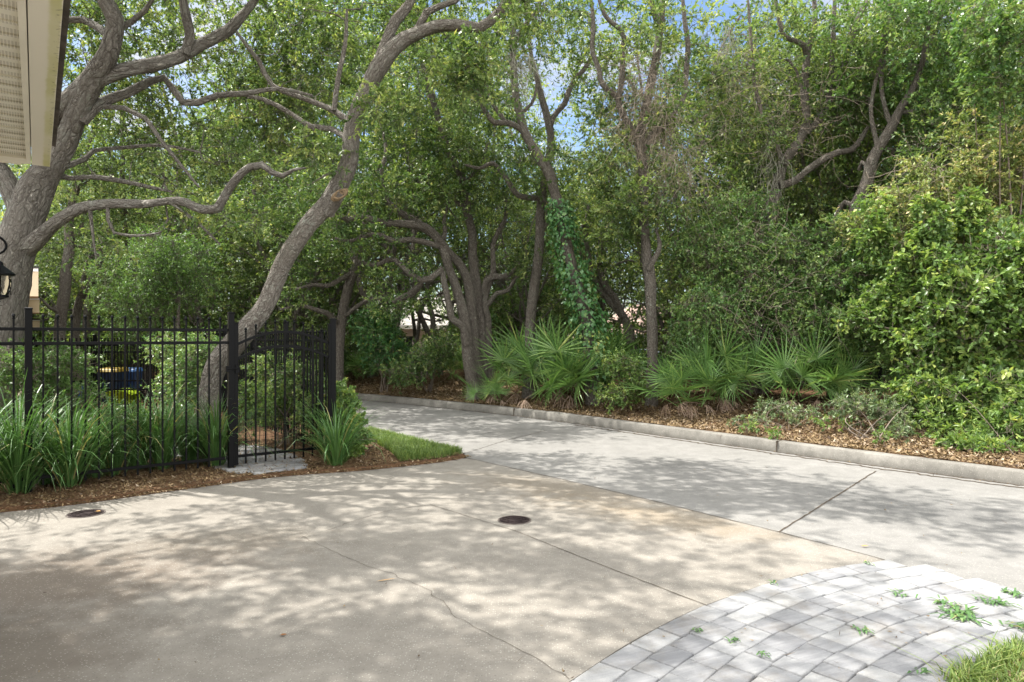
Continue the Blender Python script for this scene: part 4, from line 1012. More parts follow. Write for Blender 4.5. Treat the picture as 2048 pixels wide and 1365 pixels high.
tangle('grey moss strands hanging low on the trunk of the many-forked oak', [(1540, 330, 13.1, 30, 80, .4, .5)], 110, 76, .9, 1.4, .0045, 'hanging_moss', MOSS)
tangle('loose dry vine stems arching through the green thicket', [(1560, 600, 11.6, 150, 60, .6, 1), (1660, 640, 11.6, 80, 40, .6, .5), (1860, 350, 10.8, 110, 60, .6, .9), (1500, 480, 12, 100, 60, .6, .5)], 45, 74, 1.3, .2, .0028)

# ------------------------------------------------------------------ thicket shrubs
def shrub(name, label, cat, blobs, leaf, seed, base_px=None, base=None, nstem=5, group=None, stem_r=.02, **sp):
    rng = np.random.default_rng(seed)
    ctr = blob_points([(*b[:6], 1) if len(b) == 7 else (*b[:7], 1) for b in blobs], np.random.default_rng(1))
    if base is None:
        base = GT(*base_px) if base_px is not None else None
    if base is None:
        base = ctr.mean(0)
    base = np.array([base[0], base[1], gz(base[0], base[1])])
    segs = []
    for b in blobs:
        c = P(*b[:3]) if len(b) == 7 else np.array(b[1:4])
        for _ in range(max(1, nstem // len(blobs))):
            e = c + rng.normal(0, .12, 3)
            s0 = base + np.array([*rng.normal(0, .10, 2), -.05])
            mid = (s0 * .55 + e * .45) + np.append(rng.normal(0, .12, 2), .12 * np.linalg.norm(e - s0))
            cc = catmull(np.array([s0, mid, e]), .08)
            segs.append((cc, np.linspace(stem_r, stem_r * .35, len(cc))))
    root = empty(name, base, label, cat, group)
    att = blob_points(blobs, rng)
    att[:, 2] = np.maximum(att[:, 2], [gz(*a[:2]) + .05 for a in att])
    br, D = grow(segs, att, rng, rtip=.0028, rk=.006, rmax=stem_r * .7, wob=.12)
    V, Q, t, tv, tf = sprigs(att, D, rng, **sp)
    link('stem', branch_mesh('stem', [(c - base, r) for c, r in segs + br], tv - base, tf), B_TWIG, root)
    link('foliage', np_mesh('foliage', V - base, [Q], face_attr={'tint': t}), leaf, root)
    return root

shrub('bush', 'big rounded bush with glossy light green paddle leaves over the bank', 'bush',
      [(1950, 610, 9.6, 120, 90, .8, 165), (2040, 700, 9.4, 110, 100, .8, 110), (1870, 690, 9.9, 90, 90, .7, 100), (1790, 610, 10.4, 60, 46, .6, 44), (2090, 560, 9.2, 80, 90, .8, 70), (1735, 640, 10.6, 40, 22, .4, 18), (1850, 540, 10.0, 30, 26, .3, 14), (1985, 505, 9.6, 26, 40, .3, 14), (2035, 545, 9.3, 40, 26, .3, 14), (1900, 780, 9.7, 90, 40, .5, 50), (2030, 480, 9.8, 80, 60, .6, 48), (1990, 790, 9.1, 90, 50, .5, 70), (1850, 800, 9.6, 50, 40, .4, 34)],
      L_BRIGHT, 201, base=(7.0, 10.6), nstem=14, stem_r=.03, K=5, M=9, tl=.27, L=.085, W=.046, droop=.1, six=True, flat=.7)
shrub('bush', 'tall thicket bush of mid green small leaves, centre of the green wall', 'bush',
      [(1700, 560, 11.8, 100, 80, .8, 190), (1760, 650, 11.5, 80, 60, .7, 110), (1650, 660, 11.6, 80, 50, .6, 80), (1720, 480, 12, 90, 50, .7, 80), (1840, 560, 10.9, 80, 60, .5, 80), (1790, 700, 10.9, 50, 60, .4, 44)],
      L_MID, 202, base=(5.9, 12.2), nstem=12, K=6, M=10, tl=.30, L=.066, W=.034, droop=.2, six=False)
shrub('bush', 'blue-green vine-laced bush crowding the foot of the many-forked oak', 'bush',
      [(1500, 540, 12.6, 100, 90, .8, 180), (1430, 630, 12.2, 80, 60, .6, 110), (1570, 600, 12.2, 90, 50, .6, 100), (1400, 500, 12.9, 60, 60, .7, 70), (1480, 430, 13, 90, 50, .7, 70), (1590, 500, 12.4, 70, 60, .6, 60)],
      L_MID, 203, base=(4.6, 13.1), nstem=14, K=6, M=10, tl=.32, L=.062, W=.032, droop=.25)
shrub('bush', 'yellowish olive mound of sunlit vine leaves sloping above the paddle-leaf bush', 'bush',
      [(1900, 405, 10.9, 120, 60, .6, 170), (1990, 335, 10.6, 90, 60, .6, 110), (1790, 470, 11.2, 100, 30, .5, 80), (1700, 445, 11.4, 30, 26, .3, 14), (1770, 400, 11.2, 24, 40, .3, 16), (1850, 340, 11.0, 24, 44, .3, 16), (1930, 270, 10.8, 26, 50, .3, 18), (1955, 440, 10.2, 30, 20, .2, 12), (2060, 280, 10.4, 70, 80, .7, 100), (1960, 470, 10.6, 100, 40, .6, 80)],
      L_OLIVE, 204, base=(7.6, 11.8), nstem=12, K=5, M=10, tl=.26, L=.066, W=.030, droop=.3)
shrub('hanging_vine', 'bright green creeper curtain dangling from the olive mound', 'vine',
      [(1860, 470, 9.9, 26, 90, .2, 70), (1880, 545, 9.5, 12, 60, .12, 30), (1750, 450, 10.4, 24, 70, .2, 40), (1810, 530, 10.0, 30, 70, .2, 44), (1930, 420, 10.0, 24, 50, .2, 30)],
      L_BRIGHT, 205, base=(7.3, 11.4), nstem=4, stem_r=.012, K=5, M=9, tl=.16, L=.075, W=.05, droop=.6, up=-.3)
shrub('hanging_vine', 'broad-leaved vine clump high in the upper corner canopy', 'vine',
      [(1980, 60, 9.9, 60, 70, .5, 36), (2030, 180, 9.9, 60, 60, .5, 34), (1960, 150, 10.1, 40, 40, .4, 16), (2070, 60, 9.6, 70, 90, .6, 30)],
      L_MID, 206, base=(7.9, 10.8), nstem=6, K=6, M=9, tl=.24, L=.075, W=.045, droop=.4)
shrub('bush', 'dark bush filling the upper slope behind the olive mound', 'bush',
      [(1960, 240, 11.8, 110, 70, .8, 110), (1880, 310, 12.0, 90, 60, .8, 80), (2060, 380, 11.4, 80, 90, .8, 70), (2080, 130, 11, 100, 110, 1.0, 90)],
      L_OAKD, 207, base=(8.9, 12.6), nstem=10, K=6, M=9, tl=.34, L=.078, W=.036)
shrub('low_shrub', 'low whorled green shrub spilling toward the kerb by the paddle-leaf bush', 'shrub',
      [(1990, 880, 8.6, 80, 36, .4, 60), (1900, 850, 9.0, 60, 40, .35, 44), (2060, 840, 8.4, 80, 50, .5, 50), (1880, 790, 9.3, 60, 36, .4, 34), (1960, 930, 8.25, 60, 18, .3, 22)],
      L_BRIGHT, 208, base_px=(1985, 915), nstem=9, stem_r=.006, K=5, M=11, tl=.15, L=.085, W=.023, whorl=True, six=True, flat=.6)
shrub('low_shrub', 'silvery green twiggy low shrub on the mulch below the palmettos', 'shrub',
      [(1730, 815, 9.6, 50, 18, .3, 30), (1790, 822, 9.6, 45, 26, .3, 26), (1690, 815, 9.9, 30, 14, .3, 12), (1800, 862, 9.2, 40, 16, .3, 14)],
      L_GREY, 209, base_px=(1745, 880), nstem=8, stem_r=.010, K=5, M=11, tl=.13, L=.06, W=.018, whorl=True)
shrub('low_shrub', 'small silver-leaved shrub between the two palmetto clumps', 'shrub',
      [(1555, 818, 10.6, 36, 14, .25, 20), (1600, 828, 10.3, 30, 12, .25, 14), (1515, 842, 10.1, 18, 9, .2, 7)],
      L_GREY, 210, base_px=(1560, 862), nstem=6, stem_r=.008, K=5, M=11, tl=.12, L=.055, W=.018, whorl=True)
shrub('low_shrub', 'fresh yellow-green shrub at the foot of the bare oak trunk', 'shrub',
      [(1255, 735, 12.6, 42, 26, .4, 56), (1228, 790, 12.3, 30, 16, .3, 26), (1270, 775, 12.5, 24, 16, .3, 20)],
      L_BRIGHT, 211, base_px=(1246, 806), nstem=6, stem_r=.010, K=5, M=10, tl=.18, L=.055, W=.028)
shrub('bush', 'loose bush hiding the dark fence line behind the palmettos', 'bush',
      [(1420, 700, 13.2, 90, 40, .6, 70), (1560, 690, 13.0, 80, 36, .6, 56), (1680, 740, 12, 70, 40, .5, 50), (1360, 690, 13.6, 30, 50, .5, 30)],
      L_MID, 212, base=(4.9, 13.6), nstem=8, K=6, M=9, tl=.28, L=.06, W=.03)
shrub('bush', 'dark glossy bush beside the distant white house wall', 'bush',
      [(752, 660, 17.0, 42, 40, .9, 80), (770, 700, 16.8, 40, 30, .7, 50)],
      L_IVY, 213, base=(-3.2, 17.4), nstem=6, stem_r=.02, K=6, M=9, tl=.30, L=.10, W=.045)
shrub('bush', 'brownish leafy bush in front of the distant white house', 'bush',
      [(860, 715, 16.4, 42, 34, .8, 66), (890, 700, 16.2, 30, 36, .6, 36), (820, 745, 16.0, 50, 18, .6, 36)],
      L_OAKD, 214, base=(-2.1, 16.9), nstem=6, K=6, M=9, tl=.26, L=.07, W=.034)
# garden side
shrub('garden_shrub', 'lacy light green shrub inside the front fence near the massive oak', 'shrub',
      [(90, 745, 7.8, 60, 50, .4, 70), (20, 745, 7.6, 50, 60, .4, 56), (150, 725, 8.2, 30, 30, .4, 26), (150, 800, 7.8, 50, 26, .4, 34), (100, 825, 7.6, 70, 30, .4, 40)],
      L_FERN, 215, base=(-5.2, 7.9), nstem=10, stem_r=.010, K=6, M=13, tl=.20, L=.036, W=.016, flat=.4)
shrub('garden_shrub', 'round green hedge shrub just behind the leaning oak base', 'shrub',
      [(385, 740, 9.8, 44, 56, .5, 96), (360, 790, 9.4, 40, 40, .45, 56), (410, 700, 10, 30, 30, .4, 28), (340, 700, 10.4, 40, 34, .4, 40)],
      L_MID, 216, base=(-4.5, 9.9), nstem=8, stem_r=.012, K=6, M=10, tl=.18, L=.042, W=.024)
shrub('garden_shrub', 'low leafy plants in the bed behind the grass clumps', 'shrub',
      [(250, 832, 8.2, 80, 16, .4, 44), (330, 845, 8.2, 60, 16, .4, 34), (190, 838, 8.0, 60, 16, .4, 28), (270, 855, 7.8, 90, 18, .3, 30)],
      L_FERN, 217, base=(-4.5, 8.2), nstem=8, stem_r=.008, K=5, M=11, tl=.15, L=.045, W=.017)
shrub('garden_shrub', 'small yellow-green shrub standing on mulch behind the gate', 'shrub',
      [(507, 790, 9.3, 28, 24, .3, 36), (520, 830, 9.1, 24, 18, .25, 22), (495, 805, 9.3, 16, 30, .2, 16)],
      L_BRIGHT, 218, base=(-3.45, 9.25), nstem=5, stem_r=.006, K=5, M=9, tl=.12, L=.05, W=.026)
shrub('garden_shrub', 'dark clipped hedge along the side fence behind the gate', 'shrub',
      [(560, 800, 9.9, 46, 54, .35, 120), (600, 770, 9.6, 40, 60, .3, 90), (540, 740, 10.6, 40, 40, .35, 60), (620, 830, 9.2, 30, 40, .25, 50)],
      L_OAKD, 219, base=(-3.15, 9.6), nstem=10, stem_r=.010, K=6, M=10, tl=.14, L=.045, W=.024)
shrub('garden_shrub', 'leafy green shrub wrapping the outer gate post corner', 'shrub',
      [(690, 840, 8.9, 30, 50, .3, 84), (708, 878, 8.7, 26, 22, .25, 36), (675, 800, 9.3, 24, 36, .3, 40), (700, 905, 8.5, 20, 10, .2, 12)],
      L_BRIGHT, 220, base=(-2.05, 8.95), nstem=7, stem_r=.008, K=5, M=10, tl=.13, L=.052, W=.032, six=True)
shrub('garden_shrub', 'sunlit yellow-green hedge far inside the garden beyond the bins', 'shrub',
      [(150, 705, 17.5, 110, 34, .8, 100), (280, 700, 18.0, 110, 30, .8, 90), (380, 690, 18.5, 80, 34, .8, 60), (60, 705, 17, 60, 34, .8, 44)],
      L_BRIGHT, 221, base=(-9.6, 18), nstem=10, K=6, M=9, tl=.34, L=.075, W=.04)

# tiny seedlings on the mulch
for i, (px, py, s_) in enumerate([(1476, 858, .10), (1500, 872, .12), (1690, 868, .14), (1760, 893, .12), (1547, 880, .07), (805, 778, .14), (838, 772, .12), (1640, 868, .16)]):
    g = GT(px, py)
    o = shrub('seedling', ['small green seedling sprouting from the bank mulch', 'bluish low sprig on the far bank mulch'][i in (5, 6)], 'seedling',
          [('w', g[0], g[1], g[2] + s_, s_ * .8, s_ * .8, s_ * .7, 7)], L_GREY if i in (0, 5, 6) else L_BRIGHT, 300 + i, base=g, nstem=3, stem_r=.004,
          group='seedlings on the far bank' if i in (5, 6) else 'seedlings on the mulch bank', K=3, M=8, tl=.09, L=.055, W=.022, whorl=True)

# ------------------------------------------------------------------ palmettos
def frond_mesh(seed, dead=False, open_=2.3, nb=24):
    r = np.random.default_rng(seed)
    V, Q, T = [], [], []
    def quad(a, b, c, d, t):
        o = len(V); V.extend([a, b, c, d]); Q.append((o, o + 1, o + 2, o + 3)); T.append(t)
    L = r.uniform(.50, .70); sag = r.uniform(.04, .12)
    pts = [np.array([x * L, 0, -sag * (x ** 2)]) for x in np.linspace(0, 1, 6)]
    for a, b in zip(pts[:-1], pts[1:]):
        w = .009
        quad(a + [0, -w, 0], b + [0, -w, 0], b + [0, 0, .008], a + [0, 0, .008], .55)
        quad(a + [0, 0, .008], b + [0, 0, .008], b + [0, w, 0], a + [0, w, 0], .55)
    hub = pts[-1]; bt = r.uniform(.3, .6)
    cup = r.uniform(.05, .3); tiltp = r.uniform(-.35, .1)
    for k in range(nb):
        u = (k / (nb - 1)) * 2 - 1
        ang = u * open_ * (.5 if dead else 1) * (1 + r.normal(0, .015))
        bl = (.70 - .22 * abs(u) ** 1.6) * r.uniform(.9, 1.06)
        d = np.array([math.cos(ang), math.sin(ang), 0])
        d = nrm(d + np.array([0, 0, cup * abs(u) + tiltp * math.cos(ang)]))
        s = nrm(np.cross(d, [0, 0, 1])); nn = np.cross(s, d)
        drop = r.uniform(.02, .20) * (1 + abs(u)) if not dead else r.uniform(.8, 2.2)
        ts = [0, .3, .65, 1.0]; ws = [.006, .0165, .0115, .001]
        cc = [hub + d * bl * t + np.array([0, 0, -drop * bl * t ** 2.2]) for t in ts]
        if dead:
            cc = [c + r.normal(0, .035, 3) * t for c, t in zip(cc, ts)]; ws = [.006, .009, .007, .002]
        tt = np.clip(bt + r.normal(0, .14) + .15 * abs(u), 0, .97)
        for i in range(3):
            a, b = cc[i], cc[i + 1]; wa, wb = ws[i], ws[i + 1]; fo = -.75
            quad(a + s * wa + nn * wa * fo * -1, b + s * wb + nn * wb * fo * -1, b, a, tt)
            quad(a, b, b - s * wb + nn * wb * fo * -1, a - s * wa + nn * wa * fo * -1, tt)
    return np_mesh('dead_frond' if dead else 'frond', np.array(V), [np.array(Q)], face_attr={'tint': T})
FR = [frond_mesh(400 + i, False, [1.75, 2.0, 2.2, 1.55, 1.9, 2.1][i], [19, 20, 21, 17, 20, 18][i]) for i in range(6)]
FD = [frond_mesh(430 + i, True, 2.0, 14) for i in range(3)]
for m in FR: m.materials.append(L_PALM)
for m in FD: m.materials.append(L_DEAD)

def palmetto(px, py, n, size, label, seed, ndead=4, lean=0.0, spread=.14, Y=None):
    r = np.random.default_rng(seed); size *= .88; n = int(n * .66); ndead = max(0, int(ndead * .8))
    g = GT(px, py) if Y is None else np.array([(px - CX) / F * Y, Y, 0])
    g[2] = gz(g[0], g[1])
    root = empty('palmetto', g, label, 'palmetto')
    for k in range(n + ndead):
        dead = k >= n
        o = bpy.data.objects.new('dead_frond' if dead else 'frond', (FD if dead else FR)[int(r.integers(0, 3 if dead else 6))])
        COL.objects.link(o); o.parent = root
        az = r.uniform(0, 6.283) if not dead else r.uniform(-2.9, -.3)
        el = (r.uniform(.30, 1.35) if not dead else r.uniform(-.15, .22))
        sc = size * r.uniform(.75, 1.15) * (1 if not dead else .62)
        o.location = (r.normal(0, spread) * size, r.normal(0, spread) * size, (.10 + .28 * r.uniform()) * size if not dead else .22 * size)
        o.rotation_euler = (r.normal(0, .4 if dead else .75), -el, az)
        o.scale = (sc, sc, sc)
    return root
palmetto(1040, 800, 26, 1.15, 'big fan palmetto on the lane side of the largest clump', 501, 3)
palmetto(1100, 812, 30, 1.25, 'fullest fan palmetto of the largest clump, dead fronds at its foot', 502, 6)
palmetto(1160, 790, 22, 1.2, 'fan palmetto of the largest clump leaning onto the vine-clad oak', 503, 3)
palmetto(985, 812, 12, .7, 'short fan palmetto at the kerb end of the largest clump', 504, 2)
palmetto(1090, 775, 20, 1.35, 'tall fan palmetto standing at the back of the largest clump', 505, 0)
palmetto(720, 768, 20, 1.0, 'fan palmetto beside the dark slender oak past the gate', 506, 1)
palmetto(775, 765, 22, 1.05, 'fan palmetto below the dark glossy bush', 507, 1)
palmetto(838, 765, 14, .8, 'low dusky palmetto below the brownish bush', 508, 2)
palmetto(905, 768, 16, 1.0, 'dark palmetto tucked behind the twin-stemmed oak', 509, 1)
palmetto(1258, 790, 14, 1.0, 'palmetto half hidden behind the fresh yellow-green shrub', 510, 1)
palmetto(1372, 826, 20, .95, 'palmetto with drooping dead fronds next to the bare oak trunk', 511, 5)
palmetto(1425, 818, 24, 1.1, 'upright bright palmetto with a tall fan, mid bank', 512, 4)
palmetto(1490, 812, 14, .95, 'small palmetto between the upright one and the low silver shrub', 513, 1)
palmetto(1600, 818, 22, 1.05, 'spreading palmetto with a pale flat frond below the thicket', 514, 3)
palmetto(1660, 812, 18, 1.0, 'palmetto with one tan dead fan below the thicket', 515, 3)
palmetto(1850, 812, 14, .95, 'shaded palmetto under the paddle-leaf bush', 516, 1)
palmetto(1955, 812, 14, 1.0, 'large dark palmetto deep under the paddle-leaf bush', 517, 2)
palmetto(1215, 770, 14, 1.1, 'palmetto behind the vine-clad oak trunk', 518, 0)
palmetto(1330, 775, 12, 1.0, 'palmetto peeking out behind the bare oak trunk', 519, 0)
palmetto(1545, 785, 14, 1.05, 'greyish palmetto fan at the dark fence', 520, 0)

# ------------------------------------------------------------------ strap-leaf clumps along the fence
def strap_clump(x, y, label, seed, n=170, h=.75, group=None):
    r = np.random.default_rng(seed)
    a = r.uniform(0, 6.283, n); el = np.clip(r.normal(1.22, .22, n), .55, 1.55); L = h * r.uniform(.65, 1.3, n); w = r.uniform(.005, .0085, n) * .9
    d = np.c_[np.cos(a), np.sin(a), np.zeros(n)]; s = np.c_[-np.sin(a), np.cos(a), np.zeros(n)]
    p = d * np.abs(r.normal(0, .06, (n, 1))); p[:, 2] = 0
    g = 6; bend = r.uniform(1.2, 2.9, n)
    pts = [p]; ee = el.copy()
    for k in range(g):
        p = p + (d * np.cos(ee)[:, None] + np.array([0, 0, 1]) * np.sin(ee)[:, None]) * (L / g)[:, None]
        ee = ee - bend * (k + 1) / (g * 2.2) * .55
        pts.append(p)
    ws = [.8, 1, 1, .95, .8, .5, .08]
    tint = np.clip(r.normal(.45, .16, n), 0, .95); tint[r.uniform(size=n) < .05] = 1
    Vs = []
    for k in range(g):
        a0, b0 = pts[k], pts[k + 1]; wa, wb = (w * ws[k])[:, None], (w * ws[k + 1])[:, None]
        Vs.append(np.stack([a0 - s * wa, a0 + s * wa, b0 + s * wb, b0 - s * wb], 1))
    V = np.concatenate(Vs, 1).reshape(-1, 3)
    V[:, 2] = np.maximum(V[:, 2], .01)
    o = link('strap_plant', np_mesh('strap_plant', V, [np.arange(len(V)).reshape(-1, 4)], face_attr={'tint': np.repeat(tint, g)}), L_STRAP, loc=(x, y, .045))
    return meta(o, label, 'ornamental grass', group)
def on_bed(px, py): return G(px, py, .05)
for i, (px, py, n, h, lab) in enumerate([
    (38, 985, 300, 1.08, 'largest dark strap-leaf grass clump, beside the fence post by the massive oak'),
    (-70, 1000, 260, 1.1, 'strap-leaf grass clump cut by the frame edge under the house eave'),
    (140, 972, 260, 1.0, 'second strap-leaf grass clump along the fence, counted from the house'),
    (228, 950, 190, .85, 'thin strap-leaf grass clump in the middle of the fence run'),
    (322, 938, 280, .98, 'dense strap-leaf grass clump below the middle fence pickets'),
    (432, 932, 260, .92, 'strap-leaf grass clump at the foot of the leaning oak and latch post'),
    (672, 930, 250, .82, 'bright strap-leaf grass clump on its own outside the gate hinge post'),
    (88, 968, 200, .85, 'strap-leaf grass clump filling in behind the two clumps at the fence post'),
    (185, 955, 170, .82, 'strap-leaf grass clump squeezed between the second clump and the thin one'),
    (275, 938, 180, .82, 'strap-leaf grass clump leaning on the middle fence pickets beside the thin one'),
    (380, 926, 180, .80, 'strap-leaf grass clump against the fence just before the leaning oak base'),
    (-170, 990, 150, .8, 'strap-leaf grass clump hard against the house wall')]):
    g = on_bed(px, py); strap_clump(g[0], g[1], lab, 600 + i, n, h, 'strap-leaf grass clumps along the fence')

# ------------------------------------------------------------------ weeds on the pavers
def weed(px, py, s_, label, seed, n=40, flat=.25):
    r = np.random.default_rng(seed); g = G(px, py, .012)
    a = r.uniform(0, 6.283, n); L = s_ * r.uniform(.3, 1, n)
    d = np.c_[np.cos(a), np.sin(a), r.uniform(.05, flat, n)]; s = np.c_[-np.sin(a), np.cos(a), np.zeros(n)]
    c = np.c_[r.normal(0, s_ * .35, (n, 2)), np.full(n, .004)]; w = (.0028 + .003 * r.uniform(size=n))[:, None]
    m = c + d * (L * .5)[:, None] + np.array([0, 0, .006]); t = c + d * L[:, None]; t[:, 2] = np.maximum(t[:, 2] - .3 * L, .004)
    V = np.stack([c - s * w, c + s * w, m + s * w * 1.4, m - s * w * 1.4, m - s * w * 1.4, m + s * w * 1.4, t + s * w * .1, t - s * w * .1], 1).reshape(-1, 3)
    o = link('weed', np_mesh('weed', V, [np.arange(len(V)).reshape(-1, 4)], face_attr={'tint': np.repeat(np.clip(r.normal(.5, .25, n), 0, 1), 2)}), L_STRAP, loc=g)
    meta(o, label, 'weed', 'weeds growing between the pavers')
for i, (px, py, s_, n, lab) in enumerate([
    (1925, 1232, .15, 90, 'largest sprawling green weed on the pavers'), (1890, 1208, .10, 40, 'weed with reddish runners beside the largest paver weed'),
    (1985, 1205, .13, 46, 'thin spreading weed on the pavers near the road edge'), (1800, 1190, .10, 18, 'sparse long-stemmed weed amid the paver rows'),
    (1470, 1282, .06, 16, 'tiny star weed in a joint of the second paver course'), (1548, 1168, .05, 12, 'grassy tuft at the driveway edge of the pavers'),
    (1735, 1128, .06, 14, 'small tuft where road, driveway and pavers meet'), (1725, 1262, .07, 22, 'brownish weed in a paver joint, mid apron'),
    (1845, 1345, .06, 14, 'small weed near the dry lawn corner'), (2030, 1190, .12, 40, 'weed at the road-side paver border'), (1395, 1262, .06, 12, 'small weed in the first paver course'),
    (1520, 1310, .05, 12, 'weed sprig low on the paver apron'), (2040, 1255, .10, 40, 'weed tuft just above the dry lawn corner')]):
    weed(px, py, s_ * .8, lab, 650 + i, max(7, int(n * .7)))
# two noticeable fallen leaves
def fallen_leaf(px, py, L, W, ang, col, label):
    g = G(px, py, .014); mbl = MB()
    ca, sa = math.cos(ang), math.sin(ang)
    pr = [(-.5, 0, .0), (-.2, .5, .1), (.2, .42, .12), (.5, 0, .05), (.2, -.42, .1), (-.2, -.5, .09)]
    vs = [(g[0] + ca * a * L - sa * b_ * W, g[1] + sa * a * L + ca * b_ * W, g[2] + z * W) for a, b_, z in pr]
    mbl.add(vs + [(g[0], g[1], g[2] - .001)], [(i, (i + 1) % 6, 6) for i in range(6)])
    meta(mbl.obj('fallen_leaf', simple_mat('fallen_leaf', col, .6, .3, noise=.2)), label, 'leaf')
fallen_leaf(772, 1160, .13, .011, .45, (.36, .22, .09), 'slim orange fallen leaf beside the driveway crack')
fallen_leaf(567, 1270, .035, .022, .2, (.18, .08, .03), 'small brown curled leaf on the shaded driveway')
fallen_leaf(1730, 1092, .06, .02, .1, (.42, .2, .06), 'orange leaf on the road near the paver corner')

# ------------------------------------------------------------------ utility covers
def cover(px, py, rad, label, seed, leaf=False):
    g = G(px, py, .006)
    root = empty('utility_cover', g, label, 'utility cover')
    m1 = MB(); m1.lathe([(rad * .92, -.012), (rad * 1.0, -.012), (rad * 1.0, .003), (rad * .99, .005), (rad * .93, .005), (rad * .92, .001)], n=48)
    m1.f = [f for f in m1.f if len(f) < 10]
    m1.obj('rim', RIM, root)
    m2 = MB(); m2.lathe([(rad * .905, -.012), (rad * .905, .002), (rad * .89, .004), (rad * .80, .004), (rad * .79, .009), (rad * .74, .009), (rad * .73, .004), (rad * .45, .004), (rad * .44, .009), (rad * .40, .009), (rad * .39, .004), (rad * .02, .004)], n=48)
    for k in range(8):
        a = k * math.pi / 4
        m2.box((math.cos(a) * rad * .6, math.sin(a) * rad * .6, .0045), (math.cos(a) * rad * .1, math.sin(a) * rad * .1, 0), (-math.sin(a) * .006, math.cos(a) * .006, 0), (0, 0, .004))
    m2.obj('lid', IRON, root)
cover(1029, 1041, .142, 'round dark iron utility cover in the driveway centre', 1)
cover(172, 1028, .150, 'round dark iron cover near the mulch edge, flecked with leaves', 2)
fallen_leaf(196, 1023, .045, .03, .3, (.48, .27, .08), 'yellow leaf lying on the iron cover by the mulch edge')

# ------------------------------------------------------------------ fences and gate
def picket_mesh(h, w=.0085, z0=.06):
    m = MB(); m.abox((-w, -w, z0), (w, w, h - .055))
    m.lathe([(.010, h - .056), (.013, h - .05), (.013, h - .042), (.008, h - .038), (.017, h - .028), (.012, h - .012), (.002, h)], n=8)
    return m.mesh('picket')
def post_mesh(h, w=.031):
    m = MB(); m.abox((-w, -w, -.1), (w, w, h - .022)); m.abox((-w - .003, -w - .003, h - .022), (w + .003, w + .003, h - .006))
    m.add([(-w, -w, h - .006), (w, -w, h - .006), (w, w, h - .006), (-w, w, h - .006), (-w * .7, -w * .7, h), (w * .7, -w * .7, h), (w * .7, w * .7, h), (-w * .7, w * .7, h)],
          [(0, 1, 5, 4), (1, 2, 6, 5), (2, 3, 7, 6), (3, 0, 4, 7), (4, 5, 6, 7)])
    return m.mesh('post', .002)
def rail_mesh(L, hw=.011, hh=.016):
    m = MB(); m.abox((0, -hw, -hh), (L, hw, hh)); return m.mesh('rail', .002)

def fence(name, label, posts, h, rails, npk, z=.045, ph=None, skip_post=()):
    posts = [np.asarray(p, float) for p in posts]
    b0 = posts[0]
    root = empty(name, (b0[0], b0[1], z), label, 'fence', None)
    pm, km = post_mesh(ph or h + .03), picket_mesh(h)
    for q in (pm, km): q.materials.append(BLACK)
    for i, p in enumerate(posts):
        if i in skip_post: continue
        o = link('post', pm, None, root, (p[0] - b0[0], p[1] - b0[1], 0))
        d = posts[min(i + 1, len(posts) - 1)] - posts[max(i - 1, 0)]; o.rotation_euler = (0, 0, math.atan2(d[1], d[0]))
    for a, b in zip(posts[:-1], posts[1:]):
        d = b - a; L = np.linalg.norm(d); ang = math.atan2(d[1], d[0]); u = d / L
        rm = rail_mesh(L - .062); rm.materials.append(BLACK)
        for rz in rails:
            s = a + u * .031 - b0
            o = link('rail', rm, None, root, (s[0], s[1], rz)); o.rotation_euler = (0, 0, ang)
        for k in range(1, npk + 1):
            s = a + u * L * k / (npk + 1) - b0
            o = link('picket', km, None, root, (s[0], s[1], 0)); o.rotation_euler = (0, 0, ang)
    return root
HF = 1.735
F0 = FA - FU * 1.866
fence('fence', 'black iron picket fence with spear tips between house and gate', [F0, FA, FB], HF, [.14, 1.445, 1.585], 15, ph=1.795)
FC = FB + FU * 1.215
# side fence going back from the hinge post
def XYpx(px, Y): return np.array([(px - CX) / F * Y, Y])
side = [FC, XYpx(572, 10.05), XYpx(505, 11.55), XYpx(450, 13.05), XYpx(409, 14.5)]
fence('fence', 'black picket fence receding from the gate hinge post along the hedge', side, 1.60, [.14, 1.33, 1.46], 15, ph=1.74)
fence('fence', 'black rear picket fence crossing the garden before the bins', [XYpx(409, 14.5), XYpx(300, 14.3), XYpx(190, 14.1), XYpx(65, 13.9), XYpx(-60, 13.7)], 1.50, [.42, .60, 1.20, 1.34], 16, ph=1.56)
fence('fence', 'black flat fence section half lost in shade behind the palmettos', [XYpx(1480, 14.0), XYpx(1525, 13.9), XYpx(1640, 13.6), XYpx(1760, 13.3)], 1.0, [.2, .95], 14, z=.42, ph=1.02)

